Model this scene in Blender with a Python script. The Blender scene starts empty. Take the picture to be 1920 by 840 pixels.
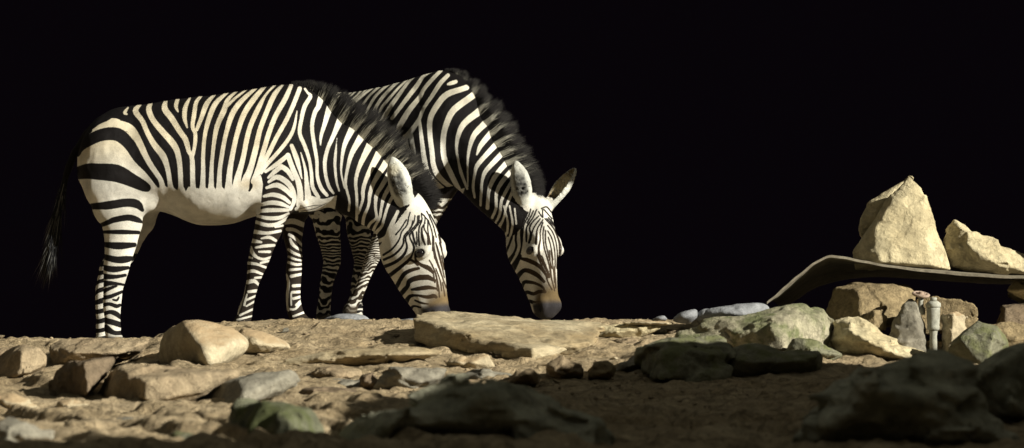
import bpy, bmesh, math, random
import numpy as np
from mathutils import Vector, Matrix

random.seed(7)
RNG = np.random.default_rng(7)
S = bpy.context.scene
COL = S.collection
FPX = 4564.0            # focal length in photograph pixels
D0 = 14.0               # distance of the nearer zebra's mid-plane
HZ = 600.0              # photograph row of eye level

def W(px, py, d):
    """a point of the place, d metres from the viewpoint"""
    return ((px - 960.0) * d / FPX, d - D0, (HZ - py) * d / FPX)

# ------------------------------------------------------------------ tagging
def tag(o, label=None, cat=None, group=None, kind=None):
    if label: o['label'] = label
    if cat: o['category'] = cat
    if group: o['group'] = group
    if kind: o['kind'] = kind
    return o

def link(name, me, mats, parent=None, loc=None):
    o = bpy.data.objects.new(name, me)
    for m in (mats if isinstance(mats, (list, tuple)) else [mats]):
        me.materials.append(m)
    COL.objects.link(o)
    if loc is not None: o.location = loc
    if parent is not None: o.parent = parent
    return o

def mesh_np(name, V, faces, smooth=True):
    """V (N,3), faces: (M,k) int array or list of index lists"""
    me = bpy.data.meshes.new(name)
    V = np.asarray(V, np.float32)
    if isinstance(faces, np.ndarray):
        k = faces.shape[1]; n = len(faces)
        me.vertices.add(len(V)); me.vertices.foreach_set('co', V.ravel())
        me.loops.add(n * k); me.loops.foreach_set('vertex_index', faces.astype(np.int32).ravel())
        me.polygons.add(n)
        me.polygons.foreach_set('loop_start', np.arange(0, n * k, k, dtype=np.int32))
        me.polygons.foreach_set('loop_total', np.full(n, k, np.int32))
    else:
        me.from_pydata([tuple(map(float, v)) for v in V], [], [list(map(int, f)) for f in faces])
    me.update(calc_edges=True); me.validate()
    if smooth:
        me.polygons.foreach_set('use_smooth', np.ones(len(me.polygons), bool))
    return me

# ------------------------------------------------------------------ noise
def _hash(ix, iy, iz, seed):
    h = (ix.astype(np.int64) * 374761393 + iy.astype(np.int64) * 668265263 + iz.astype(np.int64) * 2147483647 + seed * 144665) & 0xFFFFFFFF
    h = ((h ^ (h >> 13)) * 1274126177) & 0xFFFFFFFF
    h = (h ^ (h >> 16)) & 0xFFFFFF
    return h.astype(np.float64) / 0xFFFFFF * 2 - 1

def vnoise(P, scale, seed=0):
    Q = np.asarray(P, np.float64) * scale + 1000.37
    I = np.floor(Q).astype(np.int64); F = Q - I
    F = F * F * F * (F * (F * 6 - 15) + 10)
    r = 0
    for dx in (0, 1):
        for dy in (0, 1):
            for dz in (0, 1):
                w = (F[:, 0] if dx else 1 - F[:, 0]) * (F[:, 1] if dy else 1 - F[:, 1]) * (F[:, 2] if dz else 1 - F[:, 2])
                r = r + w * _hash(I[:, 0] + dx, I[:, 1] + dy, I[:, 2] + dz, seed)
    return r

def fbm(P, scale, octaves=4, seed=0, gain=.5):
    a, s, r = 1.0, scale, 0
    for k in range(octaves):
        r = r + a * vnoise(P, s, seed + k * 17); a *= gain; s *= 2.03
    return r

def sstep(a, b, x):
    t = np.clip((x - a) / (b - a), 0, 1)
    return t * t * (3 - 2 * t)

# ------------------------------------------------------------------ surface nets
def surface_nets(D, origin, h):
    nx, ny, nz = D.shape
    ins = D < 0
    cs = [(0,0,0),(1,0,0),(0,1,0),(1,1,0),(0,0,1),(1,0,1),(0,1,1),(1,1,1)]
    cnt = np.zeros((nx-1, ny-1, nz-1), np.uint8)
    for (i,j,k) in cs: cnt += ins[i:nx-1+i, j:ny-1+j, k:nz-1+k]
    idx = np.argwhere((cnt > 0) & (cnt < 8))
    vals = np.stack([D[idx[:,0]+i, idx[:,1]+j, idx[:,2]+k] for (i,j,k) in cs], 1)
    acc = np.zeros((len(idx), 3)); n = np.zeros(len(idx))
    C = np.array(cs, float)
    for a in range(8):
        for b in range(a+1, 8):
            if np.abs(C[a]-C[b]).sum() != 1: continue
            va, vb = vals[:, a], vals[:, b]
            m = (va < 0) != (vb < 0)
            t = np.where(m, va / np.where(m, va - vb, 1), 0)
            acc += np.where(m[:, None], C[a] + t[:, None] * (C[b] - C[a]), 0); n += m
    V = np.asarray(origin) + h * (idx + acc / n[:, None])
    im = np.full((nx-1, ny-1, nz-1), -1, np.int32)
    im[idx[:,0], idx[:,1], idx[:,2]] = np.arange(len(idx))
    Q = []
    # x edges
    a = ins[:-1, 1:-1, 1:-1]; b = ins[1:, 1:-1, 1:-1]
    e = np.argwhere(a != b); i, j, k = e[:,0], e[:,1]+1, e[:,2]+1
    q = np.stack([im[i,j-1,k-1], im[i,j,k-1], im[i,j,k], im[i,j-1,k]], 1)
    f = ins[i, j, k]; q[~f] = q[~f][:, ::-1]; Q.append(q)
    a = ins[1:-1, :-1, 1:-1]; b = ins[1:-1, 1:, 1:-1]
    e = np.argwhere(a != b); i, j, k = e[:,0]+1, e[:,1], e[:,2]+1
    q = np.stack([im[i-1,j,k-1], im[i-1,j,k], im[i,j,k], im[i,j,k-1]], 1)
    f = ins[i, j, k]; q[~f] = q[~f][:, ::-1]; Q.append(q)
    a = ins[1:-1, 1:-1, :-1]; b = ins[1:-1, 1:-1, 1:]
    e = np.argwhere(a != b); i, j, k = e[:,0]+1, e[:,1]+1, e[:,2]
    q = np.stack([im[i-1,j-1,k], im[i,j-1,k], im[i,j,k], im[i-1,j,k]], 1)
    f = ins[i, j, k]; q[~f] = q[~f][:, ::-1]; Q.append(q)
    return V, np.concatenate(Q, 0)

def relax(V, F, it, lam=.5):
    E = np.concatenate([F[:, [0,1]], F[:, [1,2]], F[:, [2,3]], F[:, [3,0]]], 0)
    n = len(V); deg = np.bincount(E[:,0], minlength=n) + np.bincount(E[:,1], minlength=n)
    deg = np.maximum(deg, 1)
    for _ in range(it):
        out = np.empty_like(V)
        for c in range(3):
            s = np.bincount(E[:,0], V[E[:,1], c], minlength=n) + np.bincount(E[:,1], V[E[:,0], c], minlength=n)
            out[:, c] = s / deg
        V = V + lam * (out - V)
    return V

def smin(a, b, k):
    hh = np.clip(.5 + .5 * (b - a) / k, 0, 1)
    return b + (a - b) * hh - k * hh * (1 - hh)

# ------------------------------------------------------------------ implicit shapes
class Chain:
    """discs of in-plane radius h and sideways radius w strung along a 3-D polyline; L is the sideways direction"""
    def __init__(s, nodes, part, L=(0,1,0), k=.04):
        A = np.array(nodes, float); s.P, s.h, s.w = A[:, :3], A[:, 3], A[:, 4]
        s.part, s.k = part, k; L = np.array(L, float); s.L = L / np.linalg.norm(L)
        m = np.maximum(s.h, s.w)[:, None]
        s.lo, s.hi = (s.P - m).min(0), (s.P + m).max(0)
    def __call__(s, p):
        p = np.asarray(p, np.float32)
        best = np.full(len(p), 1e3, np.float32)
        X, Y, Z = p[:, 0], p[:, 1], p[:, 2]; L = [np.float32(v) for v in s.L]
        for i in range(len(s.P) - 1):
            a, b = s.P[i].astype(np.float32), s.P[i+1].astype(np.float32); ab = b - a
            x, y, z = X - a[0], Y - a[1], Z - a[2]
            t = np.clip((x*ab[0] + y*ab[1] + z*ab[2]) / np.float32(ab @ ab), 0, 1)
            x -= t*ab[0]; y -= t*ab[1]; z -= t*ab[2]
            h = np.float32(s.h[i]) + np.float32(s.h[i+1] - s.h[i]) * t; w = np.float32(s.w[i]) + np.float32(s.w[i+1] - s.w[i]) * t
            lat = x*L[0] + y*L[1] + z*L[2]; lat *= lat
            rest = np.maximum(x*x + y*y + z*z - lat, 0)
            q = np.sqrt(rest / (h*h) + lat / (w*w))
            best = np.minimum(best, (q - 1) * np.minimum(h, w))
        return best

def smooth_rows(A, n=6):
    B = np.vstack([2*A[0]-A[1], A, 2*A[-1]-A[-2]]); out = []
    for i in range(1, len(B) - 2):
        p0, p1, p2, p3 = B[i-1], B[i], B[i+1], B[i+2]
        for t in np.linspace(0, 1, n, endpoint=False):
            out.append(.5*((2*p1)+(-p0+p2)*t+(2*p0-5*p1+4*p2-p3)*t*t+(-p0+3*p1-3*p2+p3)*t**3))
    out.append(A[-1]); return np.array(out)

class Loft:
    """cross-sections along a local axis: rows (u, top, bottom, half width); frame rows = u, v, s axes"""
    def __init__(s, rows, origin, frame, part, scale=1.0, k=.04, egg=0.0, pw=2.0):
        A = smooth_rows(np.array(rows, float)) * scale
        s.u, s.c, s.hh, s.w = A[:,0], (A[:,1]+A[:,2])/2, np.abs(A[:,1]-A[:,2])/2, A[:,3]
        s.o, s.fr, s.part, s.k, s.egg, s.pw = np.array(origin, float), np.array(frame, float), part, k, egg, pw
        pts = []
        for u in (s.u[0], s.u[-1]):
            for v in ((s.c - s.hh).min(), (s.c + s.hh).max()):
                for t in (-s.w.max(), s.w.max()):
                    pts.append(s.o + u*s.fr[0] + v*s.fr[1] + t*s.fr[2])
        pts = np.array(pts); s.lo, s.hi = pts.min(0), pts.max(0)
    def local(s, p): return (p - s.o) @ s.fr.T
    def __call__(s, p):
        q = s.local(p); u = np.clip(q[:,0], s.u[0], s.u[-1])
        c = np.interp(u, s.u, s.c); h = np.interp(u, s.u, s.hh); w = np.interp(u, s.u, s.w)
        t = np.clip((q[:,1] - c) / h, -1.2, 1.2)
        w = w * (1 - s.egg * t)
        e = (np.abs((q[:,1]-c)/h) ** s.pw + np.abs(q[:,2]/w) ** s.pw) ** (1/s.pw)
        d = (e - 1) * np.minimum(h, w)
        du = np.abs(q[:,0] - u)
        return np.where(du > 0, np.sqrt(np.maximum(d, 0)**2 + du**2), d)

class Ball:
    def __init__(s, c, r, part, k=.02, frame=None, cut=False):
        s.c, s.r, s.part, s.k, s.cut = np.array(c, float), np.array(r, float) * np.ones(3), part, k, cut
        s.fr = np.eye(3) if frame is None else np.array(frame, float)
        m = s.r.max(); s.lo, s.hi = s.c - m, s.c + m
    def __call__(s, p):
        q = ((p - s.c) @ s.fr.T) / s.r
        return (np.sqrt((q*q).sum(1)) - 1) * s.r.min()

class Ear:
    """cupped pointed leaf: e = length axis, a = width axis, o = the way it opens"""
    T  = [0, .12, .3, .5, .7, .86, .95, 1.0]
    WA = [.55, .75, .95, 1.0, .86, .58, .32, .08]
    def __init__(s, base, e, o, length, half, part='ear', k=.02):
        e = np.array(e, float); e /= np.linalg.norm(e)
        o = np.array(o, float); o -= e * (o @ e); o /= np.linalg.norm(o)
        a = np.cross(e, o)
        s.fr = np.stack([e, a, o]); s.b, s.len, s.half, s.part, s.k = np.array(base, float), length, half, part, k
        pts = np.array([s.b + e*length*t + a*x*half + o*y*half for t in (0,1) for x in (-1.1,1.1) for y in (-1.1,1.1)])
        s.lo, s.hi = pts.min(0), pts.max(0)
    def parts(s, p):
        q = (p - s.b) @ s.fr.T
        t = np.clip(q[:,0] / s.len, 0, 1); w = np.interp(t, s.T, s.WA) * s.half
        du = np.abs(q[:,0] - t * s.len)
        out = (np.sqrt((q[:,1]/w)**2 + (q[:,2]/(.8*w))**2) - 1) * .8 * w
        out = np.where(du > 0, np.sqrt(np.maximum(out, 0)**2 + du**2), out)
        wi = np.maximum(w - .011, .001)
        inn = (np.sqrt((q[:,1]/wi)**2 + ((q[:,2]-.5*w)/(wi*1.02))**2) - 1) * wi
        inn = np.where(t > .12, inn, np.maximum(inn, (.12 - t) * s.len))
        return q, t, w, out, inn
    def __call__(s, p):
        q, t, w, out, inn = s.parts(p)
        return np.maximum(out, -inn)

def _fold(D, d, p, k):
    return -smin(-D, d, k) if getattr(p, 'cut', False) else smin(D, d, k)

def build_sdf(prims, h, pad=.03, C=4):
    lo = np.min([p.lo for p in prims if not getattr(p, 'cut', False)], 0) - pad
    hi = np.max([p.hi for p in prims if not getattr(p, 'cut', False)], 0) + pad
    nc = np.ceil((hi - lo) / (h*C)).astype(int) + 1
    # a coarse pass finds the shell of cells that can hold the surface, the fine pass fills only those
    ax = [lo[i] + h*C*(np.arange(nc[i]) + .5) for i in range(3)]
    g = np.stack(np.meshgrid(*ax, indexing='ij'), -1).reshape(-1, 3)
    Dc = np.full(len(g), 1.0, np.float32)
    for p in prims:
        m = p.k + .03
        sel = np.where(((g > p.lo - m) & (g < p.hi + m)).all(1))[0]
        Dc[sel] = _fold(Dc[sel], p(g[sel]).astype(np.float32), p, p.k)
    near = (np.abs(Dc) < h*C*1.35).reshape(nc)
    Dc = Dc.reshape(nc)
    up = lambda a: a.repeat(C, 0).repeat(C, 1).repeat(C, 2)
    D = np.where(up(Dc) < 0, -1.0, 1.0).astype(np.float32)
    ix = np.argwhere(up(near)); P = lo + h*(ix + 0.0)
    d = np.full(len(P), 1.0, np.float32)
    for p in prims:
        m = p.k + .02
        sel = np.where(((P > p.lo - m) & (P < p.hi + m)).all(1))[0]
        d[sel] = _fold(d[sel], p(P[sel]).astype(np.float32), p, p.k)
    D[ix[:,0], ix[:,1], ix[:,2]] = d
    return surface_nets(D, lo, h)
# ------------------------------------------------------------------ coat painting: stripes are measured as strokes on the side of the animal
def seg_field(P, stroke):
    """signed distance (positive inside), photograph-pixel units, of a tapering stroke"""
    A = np.array(stroke, float); best = np.full(len(P), -1e3)
    r = A[:, 2] / 2
    m = r.max() + 14
    sel = np.where((P[:,0] > A[:,0].min()-m) & (P[:,0] < A[:,0].max()+m) & (P[:,1] > A[:,1].min()-m) & (P[:,1] < A[:,1].max()+m))[0]
    if len(sel) == 0: return best
    Q = P[sel]; b = np.full(len(Q), -1e3)
    for i in range(len(A) - 1):
        a, ab = A[i, :2], A[i+1, :2] - A[i, :2]
        L2 = max(ab @ ab, 1e-6)
        t = np.clip(((Q - a) @ ab) / L2, 0, 1)
        d = np.hypot(*(Q - a - t[:, None] * ab).T)
        b = np.maximum(b, r[i] + (r[i+1] - r[i]) * t - d)
    best[sel] = b
    return best

def spline(stroke, n=4):
    A = np.array(stroke, float)
    if len(A) < 3: return A
    B = np.vstack([2*A[0]-A[1], A, 2*A[-1]-A[-2]]); out = []
    for i in range(1, len(B) - 2):
        p0, p1, p2, p3 = B[i-1], B[i], B[i+1], B[i+2]
        for t in np.linspace(0, 1, n, endpoint=False):
            out.append(.5*((2*p1)+(-p0+p2)*t+(2*p0-5*p1+4*p2-p3)*t*t+(-p0+3*p1-3*p2+p3)*t**3))
    out.append(A[-1]); out = np.array(out); out[:, 2] = np.maximum(out[:, 2], .8)
    return out

def poly_field(P, poly):
    A = np.array(poly, float); n = len(A)
    d = np.full(len(P), 1e9); ins = np.zeros(len(P), bool)
    for i in range(n):
        a, b = A[i], A[(i+1) % n]; ab = b - a
        t = np.clip(((P - a) @ ab) / (ab @ ab), 0, 1)
        d = np.minimum(d, np.hypot(*(P - a - t[:, None]*ab).T))
        c = ((a[1] > P[:,1]) != (b[1] > P[:,1])) & (P[:,0] < (b[0]-a[0]) * (P[:,1]-a[1]) / ((b[1]-a[1]) if b[1] != a[1] else 1e-9) + a[0])
        ins ^= c
    return np.where(ins, d, -d)

class Coat:
    def __init__(s, V, part):
        s.V, s.part = V, part
        d = V[:,1] + D0
        s.P = np.stack([960 + V[:,0] * FPX / d, HZ - V[:,2] * FPX / d], 1)
        s.v = np.full(len(V), -8.0)
        s.lite = np.tile(np.array([.74, .71, .63]), (len(V), 1)); s.dark = np.tile(np.array([.0075, .006, .006]), (len(V), 1))
    def mask(s, parts):
        return np.isin(s.part, parts) if parts else np.ones(len(s.V), bool)
    def put(s, f, white, m):
        n = np.maximum(s.v, f) if white else np.minimum(s.v, -f)
        s.v = np.where(m, np.clip(n, -8, 8), s.v)
    def strokes(s, L, white, parts=None, grow=1.0, least=0):
        m = s.mask(parts); ix = np.where(m)[0]
        for st in L:
            A = spline(st); A[:, 2] = np.maximum(A[:, 2]*grow, least)
            f = np.full(len(s.V), -1e3); f[ix] = seg_field(s.P[ix], A)
            s.put(f, white, m)
    def poly(s, poly, white, parts=None): s.put(poly_field(s.P, poly), white, s.mask(parts))
    def fill(s, val, parts): s.v[s.mask(parts)] = val
    def tint(s, which, col, w):
        a = s.lite if which == 'lite' else s.dark
        a += np.clip(w, 0, 1)[:, None] * (np.array(col) - a)

def part_of(prims, V):
    names = []; best = np.full(len(V), 1e9); lab = np.zeros(len(V), 'U8')
    for p in prims:
        if getattr(p, 'cut', False) or p.part is None: continue
        d = p(V); b = d < best
        lab[b] = p.part; best = np.minimum(best, d)
    return lab

def coat_material(name, rough=.62):
    m = bpy.data.materials.new(name); m.use_nodes = True; nt = m.node_tree; N, K = nt.nodes, nt.links
    bs = N['Principled BSDF']; bs.inputs['Roughness'].default_value = rough; bs.inputs['Specular IOR Level'].default_value = .12
    try:
        bs.inputs['Sheen Weight'].default_value = .0; bs.inputs['Sheen Roughness'].default_value = .4
    except KeyError: pass
    def attr(n):
        a = N.new('ShaderNodeAttribute'); a.attribute_name = n; return a
    st, li, da = attr('stripe'), attr('light_coat'), attr('dark_coat')
    geo = N.new('ShaderNodeTexCoord')
    n1 = N.new('ShaderNodeTexNoise'); n1.inputs['Scale'].default_value = 130; n1.inputs['Detail'].default_value = 3
    n2 = N.new('ShaderNodeTexNoise'); n2.inputs['Scale'].default_value = 11; n2.inputs['Detail'].default_value = 4
    n3 = N.new('ShaderNodeTexNoise'); n3.inputs['Scale'].default_value = 420; n3.inputs['Detail'].default_value = 2
    mp = N.new('ShaderNodeMapping'); mp.inputs['Scale'].default_value = (1.6, 1.6, .5)
    K.new(geo.outputs['Object'], mp.inputs['Vector']); K.new(mp.outputs[0], n1.inputs['Vector']); K.new(mp.outputs[0], n3.inputs['Vector'])
    K.new(geo.outputs['Object'], n2.inputs['Vector'])
    ma = N.new('ShaderNodeMath'); ma.operation = 'MULTIPLY_ADD'; ma.inputs[1].default_value = 1.5; ma.inputs[2].default_value = -.75
    K.new(n1.outputs['Fac'], ma.inputs[0])
    ad = N.new('ShaderNodeMath'); K.new(st.outputs['Fac'], ad.inputs[0]); K.new(ma.outputs[0], ad.inputs[1])
    mr = N.new('ShaderNodeMapRange'); mr.interpolation_type = 'SMOOTHSTEP'; mr.inputs['From Min'].default_value = -.7; mr.inputs['From Max'].default_value = .7
    K.new(ad.outputs[0], mr.inputs['Value'])
    mx = N.new('ShaderNodeMix'); mx.data_type = 'RGBA'; K.new(mr.outputs[0], mx.inputs['Factor'])
    K.new(da.outputs['Color'], mx.inputs['A']); K.new(li.outputs['Color'], mx.inputs['B'])
    # dusty patches and hair streaks
    r2 = N.new('ShaderNodeMapRange'); r2.inputs['From Min'].default_value = .3; r2.inputs['From Max'].default_value = .75
    r2.inputs['To Min'].default_value = 1.08; r2.inputs['To Max'].default_value = .66; K.new(n2.outputs['Fac'], r2.inputs['Value'])
    r3 = N.new('ShaderNodeMapRange'); r3.inputs['From Min'].default_value = .25; r3.inputs['From Max'].default_value = .75
    r3.inputs['To Min'].default_value = .66; r3.inputs['To Max'].default_value = 1.2; K.new(n3.outputs['Fac'], r3.inputs['Value'])
    mm = N.new('ShaderNodeMath'); mm.operation = 'MULTIPLY'; K.new(r2.outputs[0], mm.inputs[0]); K.new(r3.outputs[0], mm.inputs[1])
    vm = N.new('ShaderNodeVectorMath'); vm.operation = 'SCALE'; K.new(mx.outputs['Result'], vm.inputs[0]); K.new(mm.outputs[0], vm.inputs['Scale'])
    K.new(vm.outputs[0], bs.inputs['Base Color'])
    bp = N.new('ShaderNodeBump'); bp.inputs['Strength'].default_value = .5; bp.inputs['Distance'].default_value = .007
    sm = N.new('ShaderNodeMath'); sm.operation = 'MULTIPLY_ADD'; sm.inputs[1].default_value = 3.5
    K.new(n2.outputs['Fac'], sm.inputs[0]); K.new(n3.outputs['Fac'], sm.inputs[2])
    K.new(sm.outputs[0], bp.inputs['Height']); K.new(bp.outputs[0], bs.inputs['Normal'])
    return m

def hair_material():
    m = bpy.data.materials.new('mane hair'); m.use_nodes = True; N, K = m.node_tree.nodes, m.node_tree.links
    bs = N['Principled BSDF']; bs.inputs['Roughness'].default_value = .75; bs.inputs['Specular IOR Level'].default_value = .12
    a = N.new('ShaderNodeAttribute'); a.attribute_name = 'hair_tone'; K.new(a.outputs['Color'], bs.inputs['Base Color'])
    return m

def color_attr(me, name, C):
    a = me.attributes.new(name, 'FLOAT_COLOR', 'POINT')
    a.data.foreach_set('color', np.concatenate([C, np.ones((len(C), 1))], 1).astype(np.float32).ravel())

def finish_coat(me, c):
    a = me.attributes.new('stripe', 'FLOAT', 'POINT'); a.data.foreach_set('value', c.v.astype(np.float32))
    color_attr(me, 'light_coat', c.lite); color_attr(me, 'dark_coat', c.dark)

def hair_mesh(name, roots, dirs, lens, width, toneA, toneB, droop):
    """tapering three-sided hairs with one bend"""
    roots, dirs = np.array(roots), np.array(dirs); n = len(roots)
    dirs = dirs / np.linalg.norm(dirs, axis=1)[:, None]
    up = RNG.normal(size=(n, 3)); a = np.cross(dirs, up); a /= np.linalg.norm(a, axis=1)[:, None]; b = np.cross(dirs, a)
    lens = np.array(lens)[:, None]; wd = np.array(width)[:, None] if np.ndim(width) else width
    V = np.zeros((n, 7, 3)); T = np.zeros((n, 7, 3))
    mid = roots + dirs * lens * .55 + np.array(droop) * lens * .12
    tip = roots + dirs * lens + np.array(droop) * lens * .42
    for k in range(3):
        an = 2*math.pi*k/3
        o = (a*math.cos(an) + b*math.sin(an)) * wd
        V[:, k] = roots + o; V[:, 3+k] = mid + o*.75
        T[:, k] = toneA; T[:, 3+k] = toneA*.55 + toneB*.45
    V[:, 6] = tip; T[:, 6] = toneB
    base = (np.arange(n) * 7)[:, None]
    tri = []
    for k in range(3):
        j = (k+1) % 3
        tri += [base + [k, j, 3+j], base + [k, 3+j, 3+k], base + [3+k, 3+j, 6]]
    F = np.concatenate(tri, 0)
    me = mesh_np(name, V.reshape(-1, 3), F)
    color_attr(me, 'hair_tone', T.reshape(-1, 3))
    return me

COAT = coat_material('zebra coat'); HAIR = hair_material()
def plain(name, col, rough=.5, spec=.5, metal=0):
    m = bpy.data.materials.new(name); m.use_nodes = True; b = m.node_tree.nodes['Principled BSDF']
    b.inputs['Base Color'].default_value = (*col, 1); b.inputs['Roughness'].default_value = rough
    b.inputs['Specular IOR Level'].default_value = spec; b.inputs['Metallic'].default_value = metal
    return m
EYE = plain('dark wet eye', (.008, .006, .006), .08, .6)
def ball_mesh(name, r, sx=1, sy=1, sz=1):
    bm = bmesh.new(); bmesh.ops.create_uvsphere(bm, u_segments=24, v_segments=16, radius=r)
    for v in bm.verts: v.co = Vector((v.co.x*sx, v.co.y*sy, v.co.z*sz))
    me = bpy.data.meshes.new(name); bm.to_mesh(me); bm.free()
    for p in me.polygons: p.use_smooth = True
    return me

# ------------------------------------------------------------------ the head, the same for both animals
EYE_U, EYE_V = .243, .034
HEAD = [(-.07,.035,-.075,.060), (-.02,.065,-.120,.080), (.05,.085,-.165,.090), (.12,.095,-.190,.097), (.20,.097,-.198,.098), (.26,.092,-.198,.090),
        (.32,.083,-.183,.078), (.39,.074,-.158,.066), (.45,.066,-.132,.060), (.50,.058,-.108,.062), (.54,.045,-.098,.058), (.57,.022,-.075,.046), (.585,0,-.05,.03)]
def head_prims(poll, beta, tau, sc, ears, roll=0):
    f = np.array([math.sin(beta), -math.cos(beta), 0]); dn = np.array([0, 0, -1.0])
    u = f*math.sin(tau) + dn*math.cos(tau); v = f*math.cos(tau) - dn*math.sin(tau)
    sd = np.cross(u, v)
    if roll:
        c, s_ = math.cos(roll), math.sin(roll)
        u, sd = u*c + sd*s_, sd*c - u*s_
    fr = np.stack([u, v, sd]); o = np.array(poll, float)
    pt = lambda a, b, c: o + sc*(a*u + b*v + c*sd)
    P = [Loft(HEAD, o, fr, 'head', sc, k=.045, egg=.12, pw=2.25)]
    eyes = []
    for g in (1, -1):
        P.append(Ball(pt(.212, .062, g*.070), np.array([.034, .024, .014])*sc, 'head', .03, fr))      # brow
        P.append(Ball(pt(.19, -.095, g*.064), np.array([.095, .085, .040])*sc, 'head', .04, fr))       # cheek
        P.append(Ball(pt(.525, -.002, g*.046), np.array([.036, .042, .020])*sc, 'head', .02, fr))       # nostril wing
        ec = pt(EYE_U, EYE_V, g*.086)
        P.append(Ball(ec, np.array([.030, .043, .018])*sc, 'head', .012, fr))                           # lids
        cut = Ball(ec + sc*sd*g*.020, np.array([.0170, .0275, .022])*sc, 'head', .004, fr); cut.cut = True; P.append(cut)
        cut = Ball(pt(.538, .002, g*.062), np.array([.020, .012, .014])*sc, 'head', .006, fr); cut.cut = True; P.append(cut)
        eyes.append(ec + sc*sd*g*.003)
        cut = Ball(pt(.500, -.062, g*.064), np.array([.055, .005, .014])*sc, 'head', .006, fr); cut.cut = True; P.append(cut)   # mouth slit
    for (b, e, op, ln, hw) in ears:
        P.append(Chain([(*pt(*b), .034, .030), (*(pt(*b) + np.array(e)/np.linalg.norm(e)*.05), .030, .026)], 'head', sd, .03))
        P.append(Ear(pt(*b) + np.array(e)/np.linalg.norm(e)*.02, e, op, ln, hw))
    return P, fr, eyes

def paint_ears(c, prims, V):
    for e in prims:
        if not isinstance(e, Ear): continue
        m = c.part == 'ear'
        q, t, w, out, inn = e.parts(V)
        m = m & (np.abs(np.maximum(out, -inn)) < .012)
        inside = m & (np.abs(inn) < np.abs(out)) & (t > .1)
        rel = np.abs(q[:,1]) / np.maximum(w, .004)
        back = m & ~inside
        c.v[m] = 8
        c.tint('lite', (.62,.62,.56), back*1.0)
        patch = sstep(.80, .42, rel) * sstep(.12, .3, t) * sstep(.88, .6, t)
        streak = .72 + .28*np.clip(fbm(V, 60, 3, 5)*.9+.3, 0, 1)
        c.tint('lite', (.022,.022,.022), back * patch * streak)
        c.tint('lite', (.60,.50,.30), inside*1.0)
        c.tint('lite', (.10,.06,.025), inside * sstep(.42, .18, t))
        c.tint('lite', (.10,.07,.03), inside * sstep(.72, .82, t) * .8)
def pxchain(rows, part, L=(0,1,0), k=.04):
    """rows (px, py, radius px, metres behind the mid-plane, half width m)"""
    return Chain([(*W(x, y, D0 + c), r * (D0 + c) / FPX, w) for (x, y, r, c, w) in rows], part, L, k)

def longer(L, e=9):
    """neck stripes carried on up to the crest"""
    out = []
    for st in L:
        a, b = np.array(st[0], float), np.array(st[1], float); d = a - b; n = max(np.hypot(d[0], d[1]), 1e-6)
        out.append([(a[0] + d[0]/n*e, a[1] + d[1]/n*e, a[2])] + list(st))
    return out

def make_zebra(label, base, prims, eyes, eye_fr, eye_r, paint, h):
    V, F = build_sdf(prims, h)
    V = relax(V, F, 3)
    # the slight unevenness of muscle, rib and skin fold
    n = np.cross(V[F[:,2]] - V[F[:,0]], V[F[:,3]] - V[F[:,1]]); N = np.zeros_like(V)
    for k in range(4):
        for a in range(3): N[:, a] += np.bincount(F[:,k], n[:,a], minlength=len(V))
    N /= np.maximum(np.linalg.norm(N, axis=1), 1e-12)[:, None]
    body = sstep(.55, .85, V[:, 2]) * .7 + .3
    V = V + N * (body * (fbm(V, 5.5, 2, 61)*.0065 + fbm(V * np.array([1, 1, .45]), 17, 2, 62)*.0022))[:, None]
    part = part_of(prims, V)
    c = Coat(V, part); paint(c, V)
    me = mesh_np('zebra', V - np.array(base), F)
    finish_coat(me, c)
    z = link('zebra', me, COAT, loc=base)
    tag(z, label, 'zebra', 'zebras grazing behind the rocks')
    for e in eyes:
        o = link('eye', ball_mesh('eye', eye_r), EYE, z, tuple(np.array(e) - np.array(base)))
    return z, c, V, F

def mane(name, z, base, c, crest, part, n, seed, fan, tone_tip=(.012,.011,.010)):
    """upright hair along the crest: rows (px, py, depth, length m, tip direction x, z)"""
    A = np.array(crest, float); rg = np.random.default_rng(seed)
    seg = np.hypot(np.diff(A[:,0]), np.diff(A[:,1])); cum = np.concatenate([[0], np.cumsum(seg)])
    t = rg.random(n) * cum[-1]
    px, py, dd, ln, dx, dz = [np.interp(t, cum, A[:, k]) for k in range(6)]
    side = rg.normal(size=n) * .55
    side = np.clip(side, -1, 1)
    R = np.stack([(px-960)*dd/FPX, dd - D0, (HZ-py)*dd/FPX], 1)
    dirs = np.stack([dx, np.zeros(n), dz], 1)
    dirs /= np.linalg.norm(dirs, axis=1)[:, None]
    dirs = dirs + np.stack([rg.normal(size=n)*.08, side*.22, rg.normal(size=n)*.08], 1)
    R = R + np.array(fan) * side[:, None] * .022 - dirs * .03
    ln = .88 * ln * (.72 + .38 * rg.random(n)) * (1 - .12*np.abs(side))*(1+.18*vnoise(R, 28, 3)) + .03
    # the stripes of the neck run on into the hair
    d = R[:,1] + D0
    return R, dirs, ln, np.stack([960 + R[:,0]*FPX/d, HZ - R[:,2]*FPX/d], 1), t / cum[-1], side

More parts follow.
